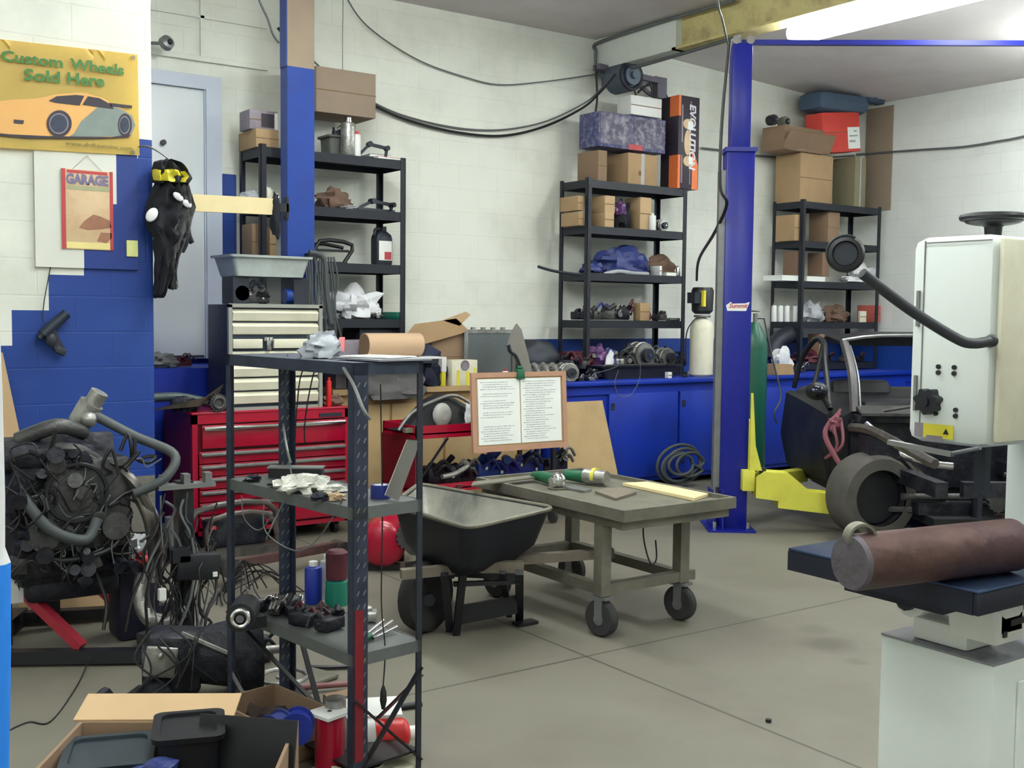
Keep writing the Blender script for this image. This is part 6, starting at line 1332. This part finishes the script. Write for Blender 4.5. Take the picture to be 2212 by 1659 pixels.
# ================================================================ floor things in front
p = onz(385, 1500, 0)
t = T('transmission', 'dark gearbox with a silver flange lying on the floor left of the angle steel rack', 'gearbox', (1.5, 4.3, 0), rad(-18))
P('bell_housing', G().lathe([(.06, -.17), (.1, -.15), (.13, .0), (.17, .12), (.175, .14), (.15, .14)], (.12, 0, .17), (0, pi/2, 0)), engine_m, t)
P('case', G().box((-.08, 0, .16), (.22, .2, .24), (0, .1, 0), .03).cyl((-.2, 0, .15), (-.1, 0, .15), .08), engine_m, t)
P('flange_plate', G().box((-.13, -.115, .19), (.12, .02, .12), (0, .15, 0), .008).sph((-.13, -.13, .22), .012), alu, t, label='silver flange plate')
P('mount', G().tube([(-.2, -.05, .06), (-.28, -.1, .03), (-.36, -.1, .04), (-.33, -.04, .06)], .03, 8).cyl((-.14, -.16, .06), (-.14, -.06, .06), .055), engine_m, t)
P('shaft', G().cyl((.28, 0, .17), (.36, 0, .17), .018), alu, t); P('lever', G().bar((-.05, -.12, .3), (.12, -.16, .22), .012, .012), alu, t)
g = G(); rnd = random.Random(31)
for k in range(9):
    p = Vector((rnd.uniform(-.2, .1), rnd.uniform(-.14, -.1), rnd.uniform(.2, .36))); g.tube([p, p+Vector((rnd.uniform(-.08, .08), -.03, -.1)), p+Vector((rnd.uniform(-.1, .1), -.04, -.2))], .004, 5)
P('wiring', g, wire, t)
engine_bits('floor_casting', 'greyish brown casting lying under the engine stand near the wiring post', (onz(330, 1390, 0).x, onz(330, 1390, 0).y, 0.001), .09, engine_l, maroon, 200, rz=.4)
engine_bits('black_drum_motor', 'black drum shaped starter behind the far left rack post', (1.86, 4.6, 0.001), .12, black, engine_m, 201)
t = T('round_gasket_plate', 'large pale plate with a raised ring lying flat on the floor behind the rack', 'plate', tuple(onz(612, 1475, 0)), rad(20)); P('plate', G().box((0, 0, .012), (.36, .3, .022), bev=.02), steel, t); P('ring', G().tor((0, 0, .026), .1, .01).cyl((0, 0, .02), (0, 0, .03), .03), alu, t)
t = T('wire_tangle', 'tangle of thin wires on the floor behind the lower shelf of the rack', 'wire', tuple(onz(560, 1290, 0))); g = G(); rnd = random.Random(8)
for k in range(14): a = rnd.uniform(0, 6); g.tube([(.25*cos(a), .15*sin(a), .01), (.1*cos(a+.8), .1*sin(a+.8), .1+rnd.uniform(0, .1)), (.2*cos(a+1.6), .2*sin(a+1.6), .05), (.26*cos(a+2.2), .2*sin(a+2.2), .008)], .004, 5, 4)
P('wires', g, wire, t)
t = T('rusty_axle', 'long rusty steel bar lying on the floor in front of the red tool chest', 'bar', tuple(onz(640, 1235, 0))); P('shaft', G().bar((-.45, -.12, .12), (.35, .12, .1), .05, .05), rust, t); P('end', G().cyl((-.45, -.16, .1), (-.45, -.06, .1), .06).cyl((.35, .06, .08), (.35, .18, .08), .05), engine_l, t)
t = T('engine_cradle', 'grey cradle frame with a red tag in front of the red tool chest', 'frame', (2.62, 6.72, 0)); P('frame', G().tube([(-.28, 0, .1), (-.26, 0, .3), (.2, 0, .32), (.3, 0, .12)], .022, 8, 3).tube([(-.2, -.06, .04), (-.18, -.06, .25), (.18, -.06, .26), (.26, -.06, .06)], .018, 8, 3).bar((-.3, -.03, .03), (.3, -.03, .03), .08, .06), carmetal, t); P('red_tag', G().box((-.18, -.06, .2), (.05, .01, .02)), brightred, t); P('dark_core', G().box((0, .03, .15), (.4, .1, .18), bev=.02), engine_m, t)
t = T('red_jack', 'small red and grey jack standing left of the red tool chest', 'jack', (2.27, 6.75, 0)); P('body', G().cyl((0, 0, 0), (0, 0, .3), .05).box((0, 0, .02), (.16, .16, .04)), red, t); P('sleeve', G().cyl((-.05, 0, .04), (-.05, 0, .28), .045), grey, t)
engine_bits('small_winch', 'rusty pulley block on the floor behind the wheelbarrow by the steel table', (3.75, 5.55, 0.001), .11, rust, engine_l, 203)
t = T('spring_strut', 'upright dark spring strut between the wheelbarrow and the steel table legs', 'strut', (3.62, 5.72, 0.0)); P('spring', G().tor((0, 0, .1), .05, .012).tor((0, 0, .14), .05, .012).tor((0, 0, .18), .05, .012).tor((0, 0, .22), .05, .012), darkgrey, t); P('rod', G().cyl((0, 0, 0), (0.04, 0, .5), .03, .02), maroon, t)
for x, y, lb in ((900, 1630, 'small dark bolt on the bare floor by the right rack post'), (1660, 1560, 'tiny dark nut lying on the open floor')):
    p = onz(x, y, 0); ONE('floor_bolt', G().cyl((p.x, p.y, .001), (p.x, p.y, .012), .012, n=6), black, lb, 'bolt')
# box of junk at the lower left
def fp(x, y, z=0): return onz(x, y, z)
t = T('junk_carton', 'open cardboard carton full of dark parts at the bottom left of the photo', 'box', tuple(fp(395, 1835)), rad(-33)); 
c0 = Vector(t.location)
P('wall', G().bb(-.36, -.2, 0, .3, -.19, .3).bb(-.36, .2, 0, .3, .21, .3).bb(-.36, -.19, 0, -.35, .2, .3).bb(.29, -.19, 0, .3, .2, .3).bb(-.35, -.19, 0, .29, .2, .008), kraft2, t)
P('flap', G().bb(-.38, 0, 0, .1, .14, .006), kraftlt, t, (.0, .21, .3), (rad(14), 0, 0))
R0 = Matrix.Rotation(rad(-33), 3, 'Z')
def inj(x, y, z): return tuple(c0+R0 @ Vector((x, y, z)))
t = tubb('navy_bin', 'dark green grey bin at the left inside the open cardboard carton', inj(-.22, .04, .01), .22, .22, .27, mat('bin_slate', (40, 52, 60), .5, 0, .2), rad(-20))
tubb('black_bin', 'black bin in the middle of the open cardboard carton', inj(-.0, .08, .01), .17, .2, .33, black, rad(-20))
ONE('black_flap_panel', G().bb(-.15, -.005, 0, .15, .005, .36), black, 'black sheet panel standing at the right inside the open cardboard carton', 'panel', loc=inj(.16, -.0, .01), rot=(rad(-12), 0, rad(-45)))
lump('grey_pouch', 'grey and navy pouch at the front inside the open cardboard carton', inj(-.08, -.1, .2), (.1, .05, .05), bluebag, 'pouch', 71)
t = T('pale_carton', 'pale carton corner behind the dark bins at the bottom left', 'box', tuple(fp(150, 1290)+Vector((0, .3, 0)))); P('body', G().bb(-.16, -.12, 0, .2, .12, .22), kraft2, t); P('lid', G().bb(-.165, -.125, .22, .205, .125, .24), kraftlt, t)
fpb = fp(210, 1310); t = T('cream_carton', 'cream coloured carton lying behind the red brace of the engine stand', 'box', (1.38, 5.95, 0)); P('body', G().bb(-.18, -.14, 0, .26, .14, .26), kraftlt, t); P('tape', G().bb(-.18, -.141, .11, .26, -.14, .15), kraft, t)
ONE('plastic_scrap', G().prism([(-.05, 0), (.06, 0), (.05, .16), (.02, .16), (.0, .05), (-.03, .18), (-.06, .17)], .02, Matrix.Translation(ond(40, 1300, 4.9)) @ XZ), ragwhite, 'pale torn plastic piece at the left edge under the engine', 'plastic')
# rack floor level
t = T('open_dark_box', 'brown open cardboard box full of dark clutter between the rack feet', 'box', (1.55, 3.62, 0), rad(10)); P('body', G().bb(-.13, -.16, .0, .13, .2, .008).bb(-.13, -.16, 0, -.122, .2, .16).bb(.122, -.16, 0, .13, .2, .16).bb(-.13, .192, 0, .13, .2, .16).bb(-.13, -.16, 0, .13, -.152, .16), kraft2, t)
lump('brown_filling', 'brown crumpled paper inside the open box between the rack feet', (1.55, 3.64, .01), (.09, .13, .07), mat('filling', (50, 38, 32), .9, 0, .4, 20), 'paper', 72)
for k, (x, y, m_, lb) in enumerate(((596, 1585, bluebag, 'left'), (642, 1580, blueplastic, 'right'))):
    p = fp(x, y-15, .2); t = T('blue_spool', lb+' one of two blue spools on the rack bottom', 'spool', (p.x, p.y, .14), rad(30+k*30), 'blue spools'); P('drum', G().cyl((-.03, 0, .055), (.03, 0, .055), .045).cyl((-.035, 0, .055), (-.028, 0, .055), .055).cyl((.028, 0, .055), (.035, 0, .055), .055), m_, t); P('hub', G().cyl((.034, 0, .055), (.037, 0, .055), .03), greyblue, t)
p = fp(712, 1605, .1); t = T('wire_spool', 'red spool with a white square top beside the near post', 'spool', (p.x, p.y, .0), rad(15)); P('drum', G().cyl((0, 0, .01), (0, 0, .2), .05), red, t); [P('flange', G().box((0, 0, z2), (.11, .11, .01)), white, t) for z2 in (.205, .005)]; P('hole', G().cyl((0, 0, .21), (0, 0, .2115), .008), black, t)
p = fp(730, 1659, .0); t = T('steel_flask', 'brushed steel flask standing in front of the near rack post', 'flask', (p.x+.0, p.y+.02, 0)); P('body', G().lathe([(.036, 0), (.038, .01), (.038, .2), (.034, .21)], n=24), grey, t); P('lid', G().lathe([(.036, .21), (.037, .212), (.037, .235), (.03, .24)], n=24), alu, t)
p = fp(820, 1625); t = T('red_jug', 'bright red jug lying behind the crossed rack braces', 'jug', (p.x, p.y, 0), rad(-20)); P('body', G().cyl((-.1, 0, .06), (.08, 0, .06), .06, .055).sph((.08, 0, .06), (.03, .055, .055)), brightred, t); P('cap', G().cyl((.1, 0, .06), (.14, 0, .06), .025), white, t); P('white_band', G().cyl((-.05, 0, .06), (-.02, 0, .06), .0615), white, t)
p = fp(800, 1585); t = T('white_carton', 'white carton behind the red jug at the foot of the rack', 'box', (p.x, p.y+.1, 0), rad(-25)); P('body', G().bb(-.12, -.1, 0, .16, .1, .07), white, t)
p = fp(810, 1659); t = T('chrome_tray', 'white tray of chrome parts at the bottom right foot of the rack', 'tray', (p.x-.02, p.y-.02, 0), rad(20)); P('tray', G().bb(-.12, -.1, 0, .12, .1, .012).bb(-.12, -.1, .012, -.11, .1, .04).bb(.11, -.1, .012, .12, .1, .04).bb(-.11, .09, .012, .11, .1, .04), cream, t); P('chrome_parts', G().sph((0, 0, .03), (.07, .05, .03), None, 14, .5, 3).sph((.05, .03, .04), (.03, .03, .02), None, 10, .5, 4), chrome, t)
p = fp(570, 1659); t = T('picture_frame', 'small framed glass lying at the bottom of the view inside the rack feet', 'frame', (p.x, p.y, .03), rad(40)); P('frame', G().box((0, 0, .04), (.24, .16, .014), (rad(20), 0, 0)), kraft2, t); P('glass', G().box((0, -.001, .0475), (.2, .12, .004), (rad(20), 0, 0)), binplastic, t)
p = fp(735, 1530); ONE('wood_block', G().bb(p.x-.06, p.y-.04, .001, p.x+.08, p.y+.03, .06), kraft2, 'small brown wood block on the floor behind the near rack post', 'block')
rods('black_rod', 'black straight rod lying on the floor right of the rack', (fp(820, 1540).x, fp(820, 1540).y, .001), 1, .34, .012, black, rad(-10))
ONE('trailing_cable', G().tube([fp(0, 1590)+Vector((0, 0, .004)), fp(60, 1562)+Vector((0, 0, .004)), fp(110, 1560)+Vector((0, 0, .004)), fp(170, 1480)+Vector((0, 0, .01)), fp(200, 1430)+Vector((0, 0, .05)), ond(215, 1400, 5.1)], .003, 5), wire, 'thin black wire running across the floor at the lower left', 'wire')
ONE('floor_hose', G().tube([fp(650, 1446)+Vector((0, 0, .012)), fp(720, 1447)+Vector((0, 0, .012)), fp(780, 1440)+Vector((0, 0, .012)), fp(800, 1415)+Vector((0, 0, .012)), fp(770, 1395)+Vector((0, 0, .012))], .01, 6), black, 'short black hose curling on the floor right of the far rack post', 'hose')
for o in bpy.data.objects:
    if o.parent is None and o.type in ('MESH', 'EMPTY') and 'kind' not in o and 'label' not in o: print('UNLABELLED', o.name)
seen = {}
for o in bpy.data.objects:
    if 'label' in o and o.parent is None:
        if o['label'] in seen: print('DUPLABEL', o['label'])
        seen[o['label']] = 1
        n = len(o['label'].split())
        if n > 16 or n < 4: print('LEN', n, o['label'])
